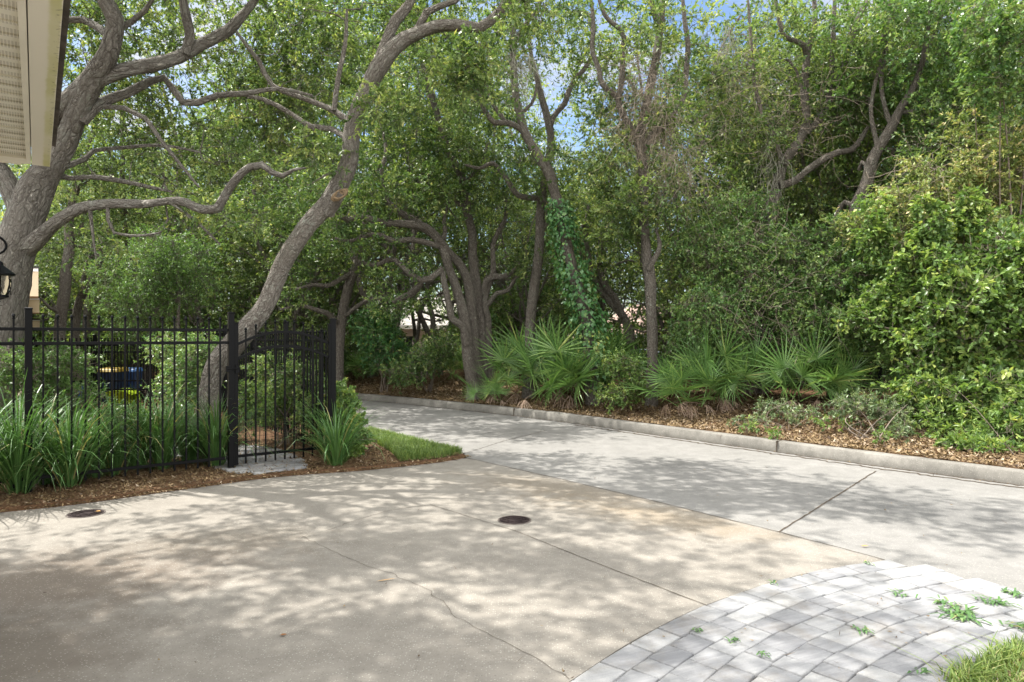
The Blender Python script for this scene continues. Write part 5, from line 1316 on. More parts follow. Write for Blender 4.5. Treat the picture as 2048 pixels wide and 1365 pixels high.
def gate():
    root = empty('gate', (*gate_l, .045), 'black arched iron garden gate with latch and spear tips', 'gate')
    W = np.linalg.norm(gate_r - gate_l); ang = math.atan2(FU[1], FU[0]); root.rotation_euler = (0, 0, ang)
    for x in (.0, W):
        m = MB(); m.abox((x - .025, -.025, .05), (x + .025, .025, 1.655)); m.abox((x - .028, -.028, 1.655), (x + .028, .028, 1.675)); m.obj('stile', BLACK, root, .002)
    def arch(x): t = (x / W) * 2 - 1; return 1 - t * t
    for base, amp in ((1.245, .155), (1.415, .155)):
        m = MB(); xs = np.linspace(.025, W - .025, 19)
        for a, b in zip(xs[:-1], xs[1:]):
            za, zb = base + amp * arch(a), base + amp * arch(b); h_, t_ = .016, .011
            vs = [(a, -t_, za - h_), (a, t_, za - h_), (a, t_, za + h_), (a, -t_, za + h_), (b, -t_, zb - h_), (b, t_, zb - h_), (b, t_, zb + h_), (b, -t_, zb + h_)]
            m.add(vs, [(0, 1, 5, 4), (1, 2, 6, 5), (2, 3, 7, 6), (3, 0, 4, 7)])
        m.obj('arched_rail', BLACK, root)
    m = MB(); m.abox((.025, -.011, .13), (W - .025, .011, .162)); m.obj('bottom_rail', BLACK, root, .002)
    for k in range(1, 10):
        x = W * k / 10
        me = picket_mesh(1.565 + .155 * arch(x), z0=.055)
        o = link('picket', me, BLACK, root, (x, 0, 0))
    m = MB(); m.abox((-.11, -.040, 1.13), (.03, -.027, 1.165)); m.abox((-.115, -.046, 1.115), (-.06, -.028, 1.18)); m.tube([(-.10, -.05, 1.15), (.02, -.05, 1.15)], .006); m.abox((-.012, -.046, 1.10), (.028, -.028, 1.19))
    m.obj('latch', BLACK, root)
    # welded wire mesh along the lower part
    m = MB()
    for z in np.linspace(.2, .62, 9): m.abox((.03, .013, z - .0012), (W - .03, .0155, z + .0012))
    for x in np.linspace(.05, W - .05, 24): m.abox((x - .0012, .016, .16), (x + .0012, .0184, .64))
    m.obj('wire_mesh', BLACK, root)
    for z in (.35, 1.2):
        m = MB(); m.tube([(W + .032, -.012, z - .05), (W + .032, -.012, z + .05)], .012); m.obj('hinge', BLACK, root)
gate()

# ------------------------------------------------------------------ house with eave and gutter
def house():
    root = empty('house', (-3.3, 3.6, 0), 'cream house corner with perforated vinyl soffit and algae-stained gutter', 'house')
    loc = np.array([-3.3, 3.6, 0])
    # eave corner frame: e along the eave toward the viewer, o outward to the drive, n outward to the garden
    C0 = np.array([P(100, 335, 4.2)[0], 4.2]); e = nrm(np.array([1.45, -2.08])); o = np.array([-e[1], e[0]]); o = o if o[0] > 0 else -o; n = -e
    zf = 2.60
    def W3(a, b, z): q = C0 + e * a + o * b; return np.array([q[0] - loc[0], q[1] - loc[1], z])
    E3 = np.array([e[0], e[1], 0]); O3 = np.array([o[0], o[1], 0]); Z = np.array([0, 0, 1.0])
    LEN = 2.8; DEP = 6.0
    def bx(mb, a0, a1, b0, b1, z0, z1):
        c = W3((a0 + a1) / 2, (b0 + b1) / 2, (z0 + z1) / 2); mb.box(c, E3 * (a1 - a0) / 2, O3 * (b1 - b0) / 2, Z * (z1 - z0) / 2)
    # gutter: underside 12.5 cm wide
    mm, nt, out = new_mat('gutter_metal'); b = NB(nt)
    p = b.pos(); q = b.n('ShaderNodeVectorMath', {0: p, 1: (-o[0], -o[1], 0)}, operation='DOT_PRODUCT').outputs['Value']
    off = b.math('ADD', q, float(C0 @ o))       # distance in from the outer gutter lip
    nz = b.noise(p, 9, 5, .7); st = b.noise(b.scalev(p, (1, 1, 1)), 2.2, 3, .6)
    d1 = b.math('ADD', off, b.math('MULTIPLY', b.math('SUBTRACT', nz, .5), .02))
    alg = b.math('MULTIPLY', b.ramp(d1, [(.0, 0), (.004, .85), (.030, .85), (.040, 0)]), b.ramp(st, [(.35, .35), (.6, 1)]))
    c = b.mix(alg, (.80, .76, .67), (.52, .51, .20))
    line = b.ramp(b.n('ShaderNodeTexNoise', {'Vector': p, 'Scale': 60.0}).outputs['Fac'], [(.58, 0), (.66, 1)])
    edge = b.math('MULTIPLY', line, b.ramp(off, [(.0, .25), (.012, .55), (.02, 0)]))
    c = b.mix(edge, c, (.12, .10, .07))
    nt.links.new(b.principled(c, .5, None, .4).outputs[0], out.inputs[0])
    m = MB(); bx(m, 0, LEN, -.088, -.012, zf, zf + .008); bx(m, 0, LEN, -.012, 0, zf, zf + .12); bx(m, -.006, 0, -.088, .0, zf, zf + .12); bx(m, 0, LEN, -.092, -.088, zf, zf + .13)
    m.obj('gutter', mm, root)
    m = MB(); bx(m, .02, LEN, -.119, -.096, zf - .004, zf + .17); m.obj('fascia', CREAM, root)
    # soffit: perforated panels, ribs every 8 cm
    ms, nt, out = new_mat('perforated_soffit'); b = NB(nt)
    p = b.pos()
    ea = b.n('ShaderNodeVectorMath', {0: p, 1: (e[0], e[1], 0)}, operation='DOT_PRODUCT').outputs['Value']
    oa = b.n('ShaderNodeVectorMath', {0: p, 1: (o[0], o[1], 0)}, operation='DOT_PRODUCT').outputs['Value']
    k = b.math('SINE', b.math('MULTIPLY', ea, 2 * math.pi / .0105)); l = b.math('SINE', b.math('MULTIPLY', oa, 2 * math.pi / .0105))
    dots = b.ramp(b.math('MULTIPLY', b.math('ADD', k, 1), b.math('ADD', l, 1)), [(.45, 0), (.62, 1)])
    # holes only on the flat of each rib
    rib = b.math('FRACT', b.math('MULTIPLY', b.math('SUBTRACT', ea, float(C0 @ e)), 1 / .12))
    dots = b.math('MULTIPLY', dots, b.ramp(rib, [(.12, 0), (.16, 1), (.80, 1), (.84, 0)]))
    c = b.mix(b.math('MULTIPLY', dots, .6), (.82, .79, .70), (.34, .31, .26))
    nt.links.new(b.principled(c, .55, None, .3).outputs[0], out.inputs[0])
    m = MB()
    a = .16
    while a < LEN - .2:
        bx(m, a + .014, a + .118, -1.1, -.12, zf + .020, zf + .027); bx(m, a - .002, a + .014, -1.1, -.12, zf + .013, zf + .027); a += .12
    m.obj('soffit', ms, root)
    m = MB(); bx(m, .0, .155, -DEP, -.1195, zf - .003, zf + .02); m.obj('end_trim', CREAM, root)
    m = MB(); bx(m, -.02, .0, -DEP, -.145, zf - .006, zf + .30); m.obj('rake_board', CREAM, root)
    # roof
    rf = simple_mat('shingle_roof', (.10, .085, .075), .95, .1, noise=.4, nscale=14)
    m = MB()
    r0, r1 = W3(-.03, .03, zf + .13), W3(LEN, .03, zf + .13); t0, t1 = W3(-.03, -DEP, zf + .13 + DEP * .35), W3(LEN, -DEP, zf + .13 + DEP * .35)
    up = Z * .05
    m.add([r0, r1, t1, t0, r0 + up, r1 + up, t1 + up, t0 + up], [(0, 1, 2, 3), (4, 5, 6, 7), (0, 1, 5, 4), (1, 2, 6, 5), (2, 3, 7, 6), (3, 0, 4, 7)])
    m.obj('roof', rf, root)
    # walls
    wl = simple_mat('house_stucco', (.58, .535, .44), .9, .2, noise=.1, nscale=30, bump=.3)
    m = MB(); bx(m, .16, LEN - .35, -DEP, -.46, -.05, zf + .019); m.obj('wall', wl, root)
    return C0, e, o
HC, HE, HO = house()

def lantern():
    wall_pt = HC + HE * .36 - HO * .46
    g = wall_pt + HO * .19
    # nudge so that the lantern hangs where the photograph shows it
    root = empty('wall_lantern', (g[0], g[1], 1.86), 'black scrolled carriage lantern with seeded glass on the house wall', 'lantern')
    m = MB(); ao = np.array([-HO[0], -HO[1], 0])
    w = ao * .19
    def Q(s, z): return ao * s + np.array([0, 0, z])
    m.box(Q(.184, .10), ao * .008, np.array([HE[0], HE[1], 0]) * .055, (0, 0, .11)); m.obj('backplate', BLACK, root)
    m = MB(); arc = [Q(.18, .16), Q(.15, .245), Q(.08, .29), Q(.015, .285), Q(-.035, .245), Q(-.040, .20), Q(-.01, .165), Q(.02, .175), Q(.02, .20)]
    m.tube(catmull(np.array(arc), .02), .0075, 8); m.tube([Q(0, .165), Q(0, .10)], .006); m.obj('scroll_arm', BLACK, root, smooth=True)
    m = MB(); m.lathe([(.010, .115), (.024, .105), (.028, .085), (.045, .07), (.085, .035), (.094, .028), (.094, .018), (.075, .014)], n=24); m.obj('hood', BLACK, root, smooth=False)
    gl, nt, out = new_mat('seeded_glass'); b = NB(nt)
    f = b.noise(b.pos(), 60, 3, .6)
    gp = b.n('ShaderNodeBsdfPrincipled', {'Base Color': (.62, .62, .56, 1), 'Roughness': .05, 'Transmission Weight': 1.0, 'IOR': 1.03, 'Normal': b.bump(f, .4, .004)})
    nt.links.new(gp.outputs[0], out.inputs[0])
    m = MB(); m.lathe([(.064, .013), (.069, -.02), (.066, -.065), (.048, -.115)], n=24); m.obj('glass', gl, root, smooth=True)
    for k in range(6):
        a = k * math.pi / 3; m = MB()
        m.tube([(math.cos(a) * r_, math.sin(a) * r_, z) for r_, z in ((.070, .014), (.075, -.02), (.071, -.066), (.052, -.118))], .0045, 6); m.obj('cage_bar', BLACK, root)
    for k in range(6):
        a0, a1 = k * math.pi / 3, (k + 1) * math.pi / 3; m = MB()
        m.tube([(math.cos(a0) * .071, math.sin(a0) * .071, .01), (math.cos((a0 + a1) / 2) * .066, math.sin((a0 + a1) / 2) * .066, -.112)], .003, 5); m.obj('diagonal_bar', BLACK, root)
    m = MB(); m.lathe([(.048, -.114), (.058, -.118), (.058, -.130), (.03, -.142), (.008, -.15), (.012, -.16), (.002, -.17)], n=24); m.obj('base_ring', BLACK, root)
    m = MB(); m.lathe([(.012, -.11), (.012, -.06), (.008, -.045), (.003, -.02)], n=10); m.obj('candle_tube', CREAM, root)
    return root
LANT = lantern()
LP = P(-3, 556, 1)  # direction of the lantern body in the photograph
dist = 3.95
LANT.scale = (.86, .86, .86)
LANT.location = (float(LP[0] * dist), dist, float(CAMH + (LP[2] - CAMH) * dist))

# stepped eave ends of the neighbouring terrace
def terrace():
    root = empty('terrace_house', (-8.6, 11.5, 0), 'cream terrace house with stepped eave ends behind the massive oak', 'house')
    lc = np.array([-8.6, 11.5, 0])
    mt = simple_mat('tan_trim', (.56, .46, .32), .7, .3, noise=.06, nscale=5)
    drip = simple_mat('dark_drip_edge', (.03, .026, .025), .6, .3)
    m = MB(); m.prism([(x - lc[0], y - lc[1]) for x, y in ((-8.3, 11.55), (-14.3, 20), (-22, 20), (-22, 11.55))], -.1, 3.2); m.obj('wall', simple_mat('terrace_stucco', (.52, .46, .36), .9, .2, noise=.08), root)
    for (x0, x1, y0, y1, Y) in ((40, 78, 534, 593, 11.2), (36, 80, 594, 626, 12.4), (62, 80.5, 638, 656, 15.5)):
        a, b_ = P(x0, y1, Y), P(x1, y0, Y)
        h = b_[2] - a[2]
        def pb(xa, xb, ya, z0, z1):
            k = (Y + .6) / Y
            m.prism([(xa - lc[0], ya - lc[1]), (xb - lc[0], ya - lc[1]), (xb * k - lc[0], Y + .6 - lc[1]), (xa * k - .2 - lc[0], Y + .6 - lc[1])], z0 - lc[2], z1 - lc[2])
        m = MB(); pb(a[0], b_[0] - .01, Y, a[2], b_[2] - .12 * h - .02); m.obj('eave_return', mt, root)
        m = MB(); pb(a[0], b_[0] - .005, Y - .012, b_[2] - .12 * h - .0195, b_[2] - .025); m.obj('frieze_band', WHITE, root)
        m = MB(); pb(a[0], b_[0] + .01, Y - .03, b_[2] - .0245, b_[2]); m.obj('drip_edge', drip, root)
terrace()

# ------------------------------------------------------------------ garden bins, tub
def bin_(px0, px1, ytop, ybot, Y, body, lidc, label):
    a = P((px0 + px1) / 2, ybot, Y); w = (px1 - px0) / F * Y / 2; h = (ybot - ytop) / F * Y
    z0 = .0; h = a[2] + h
    root = empty('wheeled_bin', (a[0], Y, z0), label, 'bin')
    mb_, ml = simple_mat('bin_plastic', body, .45), simple_mat('bin_lid_plastic', lidc, .45)
    m = MB(); t, bt = w, w * .82
    vs = [(-bt, -bt, .06), (bt, -bt, .06), (bt, bt, .06), (-bt, bt, .06), (-t, -t, h - .07), (t, -t, h - .07), (t, t, h - .07), (-t, t, h - .07)]
    m.add(vs, [(3, 2, 1, 0), (0, 1, 5, 4), (1, 2, 6, 5), (2, 3, 7, 6), (3, 0, 4, 7), (4, 5, 6, 7)]); m.obj('body', mb_, root, .01)
    m = MB(); t = w * 1.06
    m.add([(-t, -t, h - .068), (t, -t, h - .068), (t, t, h - .068), (-t, t, h - .068), (-t * .9, -t * .8, h), (t * .9, -t * .8, h), (t * .9, t * .9, h + .03), (-t * .9, t * .9, h + .03)],
          [(3, 2, 1, 0), (0, 1, 5, 4), (1, 2, 6, 5), (2, 3, 7, 6), (3, 0, 4, 7), (4, 5, 6, 7)]); m.obj('lid', ml, root, .01)
    m = MB(); m.tube([(-w * .8, w * 1.15, h - .08), (w * .8, w * 1.15, h - .08)], .015); m.obj('handle', mb_, root)
    for s in (-1, 1):
        m = MB(); V, Q_, _ = tube_np(np.array([(s * w * .75, w * .8, .09), (s * w * .98, w * .8, .09)]), np.array([.09, .09]), 14, 0, caps=True); m.add(V, Q_); m.obj('wheel', BLACK, root)
bin_(203, 246, 738, 795, 16.0, (.010, .022, .055), (.30, .21, .03), 'dark blue wheeled bin with yellow lid in the garden')
bin_(250, 278, 738, 790, 16.4, (.012, .030, .085), (.05, .13, .32), 'blue wheeled bin with blue lid next to the yellow-lidded one')
bin_(150, 163, 770, 785, 16.0, (.02, .09, .35), (.03, .12, .4), 'small blue tub bin apart from the wheeled bins')
def tub():
    c = P(246, 785, 15.6); root = empty('plastic_scoop', (c[0], c[1], 0), 'lime green plastic sled lying before the blue bins', 'sled')
    lime = simple_mat('lime_plastic', (.33, .46, .02), .4)
    m = MB(); n = 12
    for k in range(n):
        x0, x1 = -.30 + .6 * k / n, -.30 + .6 * (k + 1) / n
        f = lambda x: .34 - .10 * (x / .3) ** 2 * (1 if x > 0 else .4)
        m.add([(x0, -.12, .12), (x1, -.12, .12), (x1, -.2, f(x1)), (x0, -.2, f(x0)), (x0, .16, .12), (x1, .16, .12), (x1, .2, f(x1) + .04), (x0, .2, f(x0) + .04)], [(0, 1, 2, 3), (4, 7, 6, 5), (0, 4, 5, 1), (3, 2, 6, 7)])
    m.obj('hull', lime, root)
    for s in (-.1, .12):
        m = MB(); m.abox((-.28, s - .02, 0.0), (.28, s + .02, .118)); m.obj('runner', lime, root)
tub()

# ------------------------------------------------------------------ far houses, car, utility box seen through the trees
SID = None
def siding_mat(name, col, sp=.18):
    m, nt, out = new_mat(name); b = NB(nt)
    z = b.n('ShaderNodeSeparateXYZ', {0: b.pos()}).outputs['Z']
    f = b.math('FRACT', b.math('MULTIPLY', z, 1 / sp))
    c = b.mix(b.ramp(f, [(.0, 1), (.10, 0)]), col, tuple(x * .45 for x in col))
    nt.links.new(b.principled(c, .7, None, .3).outputs[0], out.inputs[0]); return m
def far_house(x0, x1, Y, zb, wall_h, roof_h, wallm, roofc, label, wins, doors, depth=8):
    root = empty('house', ((x0 + x1) / 2, Y, zb), label, 'house')
    L = (x1 - x0) / 2
    m = MB(); m.abox((-L, 0, -.3), (L, depth, wall_h)); m.obj('wall', wallm, root)
    rm = simple_mat('far_shingle', roofc, .95, .1, noise=.35, nscale=6)
    m = MB(); m.add([(-L - .5, -.6, wall_h), (L + .5, -.6, wall_h), (L + .5, depth + .6, wall_h), (-L - .5, depth + .6, wall_h), (-L + 1.5, depth / 2, wall_h + roof_h), (L - 1.5, depth / 2, wall_h + roof_h)],
                    [(3, 2, 1, 0), (0, 1, 5, 4), (1, 2, 5), (2, 3, 4, 5), (3, 0, 4)]); m.obj('roof', rm, root)
    m = MB(); m.abox((-L - .55, -.68, wall_h - .16), (L + .55, -.6, wall_h + .02)); m.obj('fascia', WHITE, root)
    gl = simple_mat('far_glass', (.05, .065, .075), .08, .6)
    for (x, z, w, h) in wins:
        m = MB()
        for (a0, a1, c0, c1) in ((x - w / 2 - .09, x + w / 2 + .09, z + h / 2, z + h / 2 + .1), (x - w / 2 - .09, x + w / 2 + .09, z - h / 2 - .1, z - h / 2), (x - w / 2 - .09, x - w / 2, z - h / 2, z + h / 2), (x + w / 2, x + w / 2 + .09, z - h / 2, z + h / 2), (x - .02, x + .02, z - h / 2, z + h / 2)):
            m.abox((a0, -.05, c0), (a1, .0, c1))
        fr = m.obj('window', WHITE, root)
        m = MB(); m.abox((x - w / 2, -.02, z - h / 2), (x + w / 2, -.003, z + h / 2)); m.obj('pane', gl, fr)
    for (x, w, h) in doors:
        m = MB(); m.abox((x - w / 2, -.04, 0), (x + w / 2, -.002, h))
        for k in range(4): m.abox((x - w / 2 + .08, -.05, .12 + k * h / 4), (x + w / 2 - .08, -.041, h / 4 * (k + 1) - .08))
        m.obj('garage_door', simple_mat('door_paint', (.58, .53, .47), .6), root)
    return root
zb = .2
far_house(-9.5, -1.6, 33, -.5, 2.6, 1.6, siding_mat('white_siding', (.78, .78, .77)), (.30, .28, .26), 'white clapboard house glimpsed through the oaks past the gate', [(-2.2, 1.5, 1.0, 1.2), (.4, 1.5, 1.0, 1.2), (2.9, 1.5, 1.0, 1.2)], [])
far_house(4.0, 10.5, 27, -.6, 2.25, 1.4, siding_mat('cream_siding', (.62, .58, .52), .22), (.33, .235, .20), 'cream house with pinkish shingle roof behind the bare oak trunk', [(2.0, 1.5, .9, .9)], [(-1.0, 2.4, 1.95)])
far_house(1.9, 3.7, 30, -.5, 2.0, .8, siding_mat('grey_siding', (.62, .62, .62), .2), (.30, .22, .19), 'small pale outbuilding between the far houses', [(0, 1.3, .6, .8)], [], 4)
def car():
    c = P(1215, 735, 24.5); root = empty('parked_car', (c[0], 24.5, .2), 'silver blue car parked near the cream house, mostly hidden', 'car')
    paint = simple_mat('car_paint', (.36, .42, .50), .25, .6, .3); gl = simple_mat('car_glass', (.03, .04, .05), .06, .7)
    prof = [(-2.1, .35), (-2.15, .75), (-1.9, .92), (-1.0, .98), (1.15, .95), (2.0, .80), (2.15, .55), (2.1, .35)]
    m = MB(); n = len(prof); w = .85
    m.add([(x, -w, z) for x, z in prof] + [(x, w, z) for x, z in prof], [tuple(range(n)), tuple(range(2 * n - 1, n - 1, -1))] + [(i, n + i, n + (i + 1) % n, (i + 1) % n) for i in range(n)]); m.obj('body', paint, root, .03)
    cab = [(-1.5, .97), (-1.0, 1.42), (.35, 1.45), (1.15, .97)]
    m = MB(); m.add([(x, -.72 + (.1 if z > 1 else 0), z) for x, z in cab] + [(x, .72 - (.1 if z > 1 else 0), z) for x, z in cab], [(0, 1, 2, 3), (7, 6, 5, 4), (0, 4, 5, 1), (1, 5, 6, 2), (2, 6, 7, 3)]); m.obj('cabin_glass', gl, root)
    m = MB(); m.abox((-.95, -.62, 1.425), (.33, .62, 1.475)); m.obj('car_roof', paint, root, .02)
    for x in (-1.3, 1.35):
        for y in (-.86, .86):
            m = MB(); V, Q_, _ = tube_np(np.array([(x, y - .1, .33), (x, y + .1, .33)]), np.array([.33, .33]), 18, 0, caps=True); m.add(V, Q_); m.obj('wheel', BLACK, root)
car()
def ubox():
    c = P(834, 716, 21); root = empty('utility_box', (c[0], 21, .25), 'grey air conditioner box in front of the white house', 'utility box')
    g = simple_mat('grey_metal', (.22, .23, .24), .5)
    m = MB(); m.abox((-.42, -.3, 0), (.42, .3, .95)); m.obj('body', g, root, .02)
    m = MB()
    for k in range(9): m.abox((-.36, -.318, .1 + k * .085), (.36, -.302, .13 + k * .085))
    m.obj('louvre', g, root)
    m = MB(); m.lathe([(.26, .951), (.26, .975), (.2, .985), (.02, .985)], n=20); m.obj('fan_guard', BLACK, root)
ubox()

# ------------------------------------------------------------------ far woods: three grown oaks, copied
def far_oak(name, seed, label, group, leaf, h=8.5, spread=4.2, L=.115, natt=210):
    r = np.random.default_rng(seed); segs = []
    nst = int(r.integers(1, 4))
    for s in range(nst):
        a = r.uniform(0, 6.28); p = np.array([math.cos(a) * .2, math.sin(a) * .2, -.2]); d = nrm(np.array([r.normal(0, .28), r.normal(0, .28), 1]))
        pts = [np.append(p, .17 / nst ** .4)]
        for k in range(7):
            d = nrm(d + r.normal(0, .20, 3) + np.array([0, 0, .12])); p = p + d * h * .75 / 7; pts.append(np.append(p, .16 / nst ** .4 * (1 - k / 9)))
        c = catmull(np.array(pts), .25); segs.append((c[:, :3], c[:, 3]))
        for _ in range(4):
            i = int(r.integers(len(c) // 4, len(c) * 3 // 4)); p = c[i, :3].copy(); a = r.uniform(0, 6.28); d = nrm(np.array([math.cos(a), math.sin(a), r.uniform(.0, .6)])); pts = [np.append(p, c[i, 3] * .65)]
            for k in range(5):
                d = nrm(d + r.normal(0, .28, 3) + np.array([0, 0, .05])); p = p + d * spread * .7 / 5; pts.append(np.append(p, c[i, 3] * .6 * (1 - k / 5.5)))
            cc = catmull(np.array(pts), .25); segs.append((cc[:, :3], cc[:, 3]))
    att = np.vstack([nrm(r.normal(size=(natt, 3))) * r.uniform(.3, 1, (natt, 1)) ** .5 * np.array([spread, spread, h * .34]) + np.array([0, 0, h * .66]),
                     nrm(r.normal(size=(natt // 5, 3))) * r.uniform(.3, 1, (natt // 5, 1)) * np.array([spread * .9, spread * .9, h * .2]) + np.array([0, 0, h * .38])])
    br, D = grow(segs, att, r, rtip=.008, rk=.012, rmax=.06, step=.3)
    V, Q, t, tv, tf = sprigs(att, D, r, K=6, M=11, tl=.75, L=L, W=L * .55, droop=.15)
    root = empty(name, (0, 0, 0), label, 'tree', group)
    link('trunk', branch_mesh('trunk', segs + br, tv, tf), B_MID, root)
    link('crown', np_mesh('crown', V, [Q], face_attr={'tint': t}), leaf, root)
    return root
PRO = [far_oak('far_oak', 801, 'pale green oak in the woods behind the lane and fences', 'pale oaks in the far woods', L_FAR),
       far_oak('far_oak', 802, 'deep green oak in the woods behind the lane and fences', 'deep green oaks in the far woods', L_OAKD, 9.5, 4.5),
       far_oak('far_oak', 803, 'low spreading bright oak in the woods behind the lane and fences', 'low bright oaks in the far woods', L_OAK, 6.5, 4.0)]
def copy_tree(o):
    c = o.copy(); COL.objects.link(c)
    for ch in list(o.children):
        d = ch.copy(); COL.objects.link(d); d.parent = c
    return c
r = np.random.default_rng(77)
spots = []
for (px, Y, k) in [(90, 21, 0), (230, 20, 2), (330, 23, 0), (430, 19.5, 2), (520, 24, 0), (600, 21.5, 0), (850, 40, 0), (40, 26, 1), (160, 28, 0), (290, 30, 0), (420, 30, 1), (540, 31, 0), (660, 28, 0),
                   (730, 24, 1), (960, 27, 0), (1030, 22, 1), (1100, 26, 0), (1170, 23, 0), (1400, 20, 0), (1470, 19, 1), (1560, 18.5, 0), (1650, 19, 1), (1740, 18, 0), (1830, 17.5, 1), (1920, 17, 0), (2010, 16.5, 1), (2110, 16, 0),
                   (700, 38, 0), (1000, 40, 0), (1100, 44, 1), (1200, 46, 0), (600, 42, 1), (450, 42, 0), (250, 42, 1), (80, 40, 0), (900, 60, 1),
                   (1450, 28, 1), (1620, 27, 1), (1800, 26, 0), (1980, 25, 1), (-80, 22, 0), (-200, 28, 1), (2250, 20, 1)]:
    spots.append((px, Y, k))
used = [0, 0, 0]
for px, Y, k in spots:
    x = (px - CX) / F * Y + r.normal(0, .4); y = Y + r.normal(0, .5)
    o = PRO[k] if not used[k] else copy_tree(PRO[k]); used[k] = 1
    s = r.uniform(.85, 1.2) * (.74 if 980 < px < 1380 else 1)
    o.location = (x, y, gz(x, y) if kerb_dist(x, y) > .2 else 0); o.rotation_euler = (0, 0, r.uniform(0, 6.28)); o.scale = (s, s, s * r.uniform(.9, 1.12))

def slim_oak(seed, leaf):
    r = np.random.default_rng(seed); segs = []
    for q in range(2):
        d = nrm(np.array([r.normal(0, .22), r.normal(0, .22), 1])); p = np.array([q * .25, 0, -.2]); pts = [np.append(p, .085)]
        for k in range(10):
            d = nrm(d + r.normal(0, .17, 3) + np.array([0, 0, .13])); p = p + d * .85; pts.append(np.append(p, .085 * (1 - k / 12)))
        c = catmull(np.array(pts), .2); segs.append((c[:, :3], c[:, 3]))
        for _ in range(4):
            i = int(r.integers(len(c) // 4, len(c) * 4 // 5)); p = c[i, :3].copy(); a = r.uniform(0, 6.28); d = nrm(np.array([math.cos(a), math.sin(a), r.uniform(-.1, .8)])); pt = [np.append(p, c[i, 3] * .7)]
            for k in range(5):
                d = nrm(d + r.normal(0, .35, 3) + np.array([0, 0, .06])); p = p + d * .5; pt.append(np.append(p, c[i, 3] * .62 * (1 - k / 5.5)))
            cc = catmull(np.array(pt), .2); segs.append((cc[:, :3], cc[:, 3]))
    att = np.vstack([nrm(r.normal(size=(80, 3))) * r.uniform(.2, 1, (80, 1)) ** .5 * np.array([1.8, 1.8, 1.9]) + segs[0][0][-1] - [0, 0, .9], nrm(r.normal(size=(22, 3))) * np.array([1.6, 1.6, 1.2]) + [0, 0, 4.2]])
    br, D = grow(segs, att, r, rtip=.006, rk=.010, rmax=.04, step=.25)
    V, Q, t, tv, tf = sprigs(att, D, r, K=6, M=11, tl=.5, L=.10, W=.05)
    root = empty('slender_oak', (0, 0, 0), 'slender twin-stemmed oak with twisting bare stems in the understory beyond the lane', 'tree', 'slender oaks beyond the lane')
    link('trunk', branch_mesh('trunk', segs + br, tv, tf), B_MID, root); link('crown', np_mesh('crown', V, [Q], face_attr={'tint': t}), leaf, root)
    return root
SL = [slim_oak(841, L_OAK), slim_oak(842, L_FAR)]
used = [0, 0]
for i, (px, Y) in enumerate([(612, 19), (648, 22), (740, 20), (792, 19), (828, 23), (872, 20.5), (1014, 18.5), (1040, 21), (1100, 18), (1138, 22), (1216, 19), (1250, 23), (1338, 17), (1362, 20), (1404, 16.5), (1452, 18), (1500, 16.5), (1590, 16), (1640, 17), (1735, 15.5), (1820, 16), (500, 21), (560, 18.5), (420, 19), (270, 18), (900, 24), (985, 25), (1180, 26), (715, 26)]):
    k = i % 2; o = SL[k] if not used[k] else copy_tree(SL[k]); used[k] = 1
    x = (px - CX) / F * Y; s = r.uniform(.85, 1.2)
    o.location = (x, Y, gz(x, Y) if kerb_dist(x, Y) > .2 else 0); o.rotation_euler = (0, 0, r.uniform(0, 6.28))
    if 990 < px < 1420: s *= .68
    o.scale = (s, s, s)

def far_shrub(seed, leaf):
    r = np.random.default_rng(seed)
    att = nrm(r.normal(size=(120, 3))) * r.uniform(.3, 1, (120, 1)) ** .5 * np.array([2.0, 1.6, 1.15]) + np.array([0, 0, 1.3]); att[:, 2] = np.maximum(att[:, 2], .1)
    segs = []
    for _ in range(6):
        e = np.array([r.normal(0, .8), r.normal(0, .6), r.uniform(1.2, 2.2)]); c = catmull(np.array([[0, 0, -.1], e * [.3, .3, .55], e]), .2); segs.append((c, np.linspace(.035, .012, len(c))))
    br, D = grow(segs, att, r, rtip=.006, rk=.01, rmax=.02, step=.3)
    V, Q, t, tv, tf = sprigs(att, D, r, K=6, M=11, tl=.5, L=.10, W=.055)
    root = empty('far_bush', (0, 0, 0), 'wild bush in the understory of the far woods', 'bush', 'wild bushes in the far woods')
    link('stem', branch_mesh('stem', segs + br, tv, tf), B_TWIG, root); link('foliage', np_mesh('foliage', V, [Q], face_attr={'tint': t}), leaf, root)
    return root
SH = [far_shrub(821, L_FAR), far_shrub(822, L_MID)]
used = [0, 0]
for i, (px, Y) in enumerate([(-40, 19), (60, 22), (130, 24), (210, 21), (290, 24), (370, 22), (450, 20), (510, 23), (560, 19), (620, 24), (690, 21), (930, 25), (990, 23), (1030, 20), (1100, 21), (1150, 24), (1440, 17), (1520, 17), (1600, 16.5), (1680, 16), (1760, 16), (1850, 15.5), (1940, 15), (2040, 15), (1380, 22), (560, 32), (640, 36), (700, 34), (940, 36), (420, 34), (330, 36), (1060, 34), (1130, 36), (220, 38), (120, 34)]):
    k = i % 2; o = SH[k] if not used[k] else copy_tree(SH[k]); used[k] = 1
    x = (px - CX) / F * Y; s = r.uniform(.8, 1.25) * (1.5 if Y > 30 else 1)
    o.location = (x, Y, gz(x, Y) if kerb_dist(x, Y) > .2 else 0); o.rotation_euler = (0, 0, r.uniform(0, 6.28)); o.scale = (s, s, s)

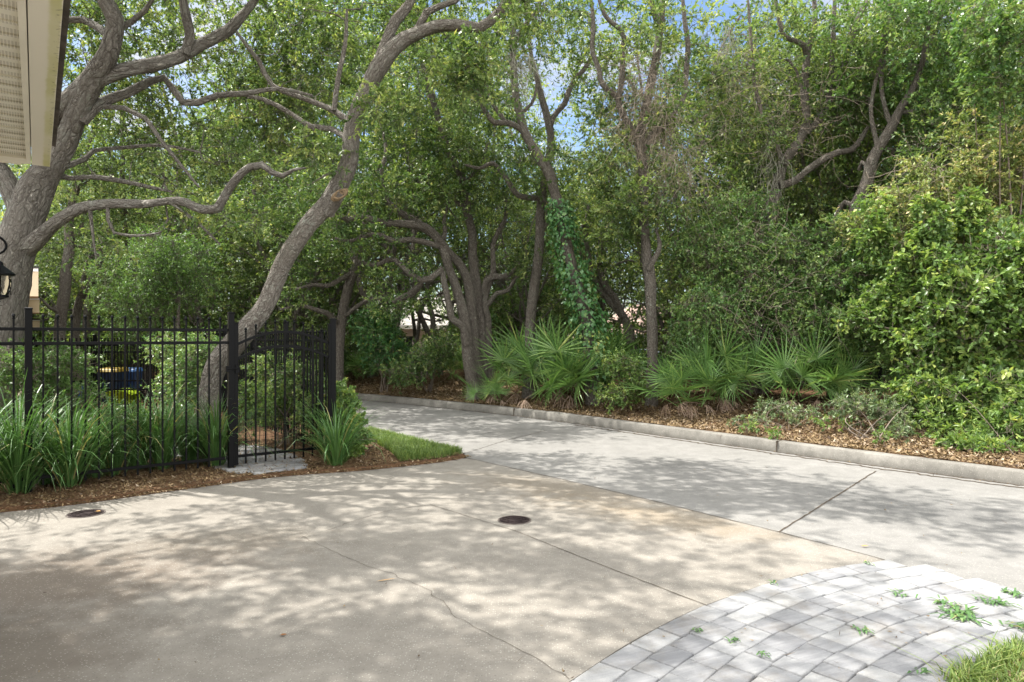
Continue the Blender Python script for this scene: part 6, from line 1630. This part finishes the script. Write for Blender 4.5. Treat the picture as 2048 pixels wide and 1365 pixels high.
# ------------------------------------------------------------------ light, sky, camera
S_DIR = nrm(np.array([-.44, .20, .875]))
EXPO, SUN_E, SKY_E = 2.2, 2.4, .05
sun = bpy.data.objects.new('sun', bpy.data.lights.new('sun', 'SUN')); COL.objects.link(sun)
sun.data.energy = SUN_E; sun.data.angle = math.radians(.53); sun.data.color = (1, .955, .88)
sun.rotation_euler = Vector(-S_DIR).to_track_quat('-Z', 'Y').to_euler()
w = bpy.data.worlds.new('World'); SC.world = w; w.use_nodes = True
nt = w.node_tree; nt.nodes.clear(); b = NB(nt)
sky = b.n('ShaderNodeTexSky', sky_type='NISHITA', sun_disc=False, sun_elevation=math.asin(S_DIR[2]), sun_rotation=math.atan2(S_DIR[0], S_DIR[1]), air_density=1.0, dust_density=.6, ozone_density=3.0)
tc = b.n('ShaderNodeTexCoord').outputs['Generated']
sep = b.n('ShaderNodeSeparateXYZ', {0: tc})
zz = b.math('MAXIMUM', b.math('ADD', sep.outputs['Z'], .12), .05)
pl = b.n('ShaderNodeCombineXYZ', {'X': b.math('DIVIDE', sep.outputs['X'], zz), 'Y': b.math('DIVIDE', sep.outputs['Y'], zz)}).outputs[0]
cn = b.noise(pl, 1.5, 7, .6, .3)
cm = b.ramp(cn, [(.46, 0), (.62, .9)])
col = b.mix(cm, sky.outputs[0], (4.2, 4.25, 4.4))
# unseen bright cloud bank added overhead and behind the viewer as neutral fill
bk = b.math('ADD', b.math('MULTIPLY', sep.outputs['Y'], -.75), b.math('MULTIPLY', sep.outputs['Z'], .65))
bk = b.math('ADD', bk, b.math('MULTIPLY', b.math('SUBTRACT', cn, .5), .9))
col = b.mix(b.ramp(bk, [(.02, 0), (.45, 1)]), col, (17.6, 17.4, 16.9))
bg = b.n('ShaderNodeBackground', {'Color': col, 'Strength': SKY_E})
ow = nt.nodes.new('ShaderNodeOutputWorld'); nt.links.new(bg.outputs[0], ow.inputs[0])

cam = bpy.data.objects.new('camera', bpy.data.cameras.new('camera')); COL.objects.link(cam)
cam.data.sensor_width = 36; cam.data.lens = 36 * F / 2048
cam.data.shift_y = -7.5 / 2048
cam.location = (0, 0, CAMH); cam.rotation_euler = (math.pi / 2, 0, 0)
cam.data.clip_start = .05; cam.data.clip_end = 2000
SC.camera = cam
SC.view_settings.view_transform = 'Standard'; SC.view_settings.look = 'None'
SC.view_settings.exposure = EXPO; SC.view_settings.gamma = 1
SC.cycles.max_bounces = 7; SC.cycles.diffuse_bounces = 4; SC.cycles.glossy_bounces = 2; SC.cycles.transmission_bounces = 5; SC.cycles.transparent_max_bounces = 8
SC.cycles.caustics_reflective = False; SC.cycles.caustics_refractive = False
SC.cycles.sample_clamp_indirect = 6
SC.cycles.use_denoising = True
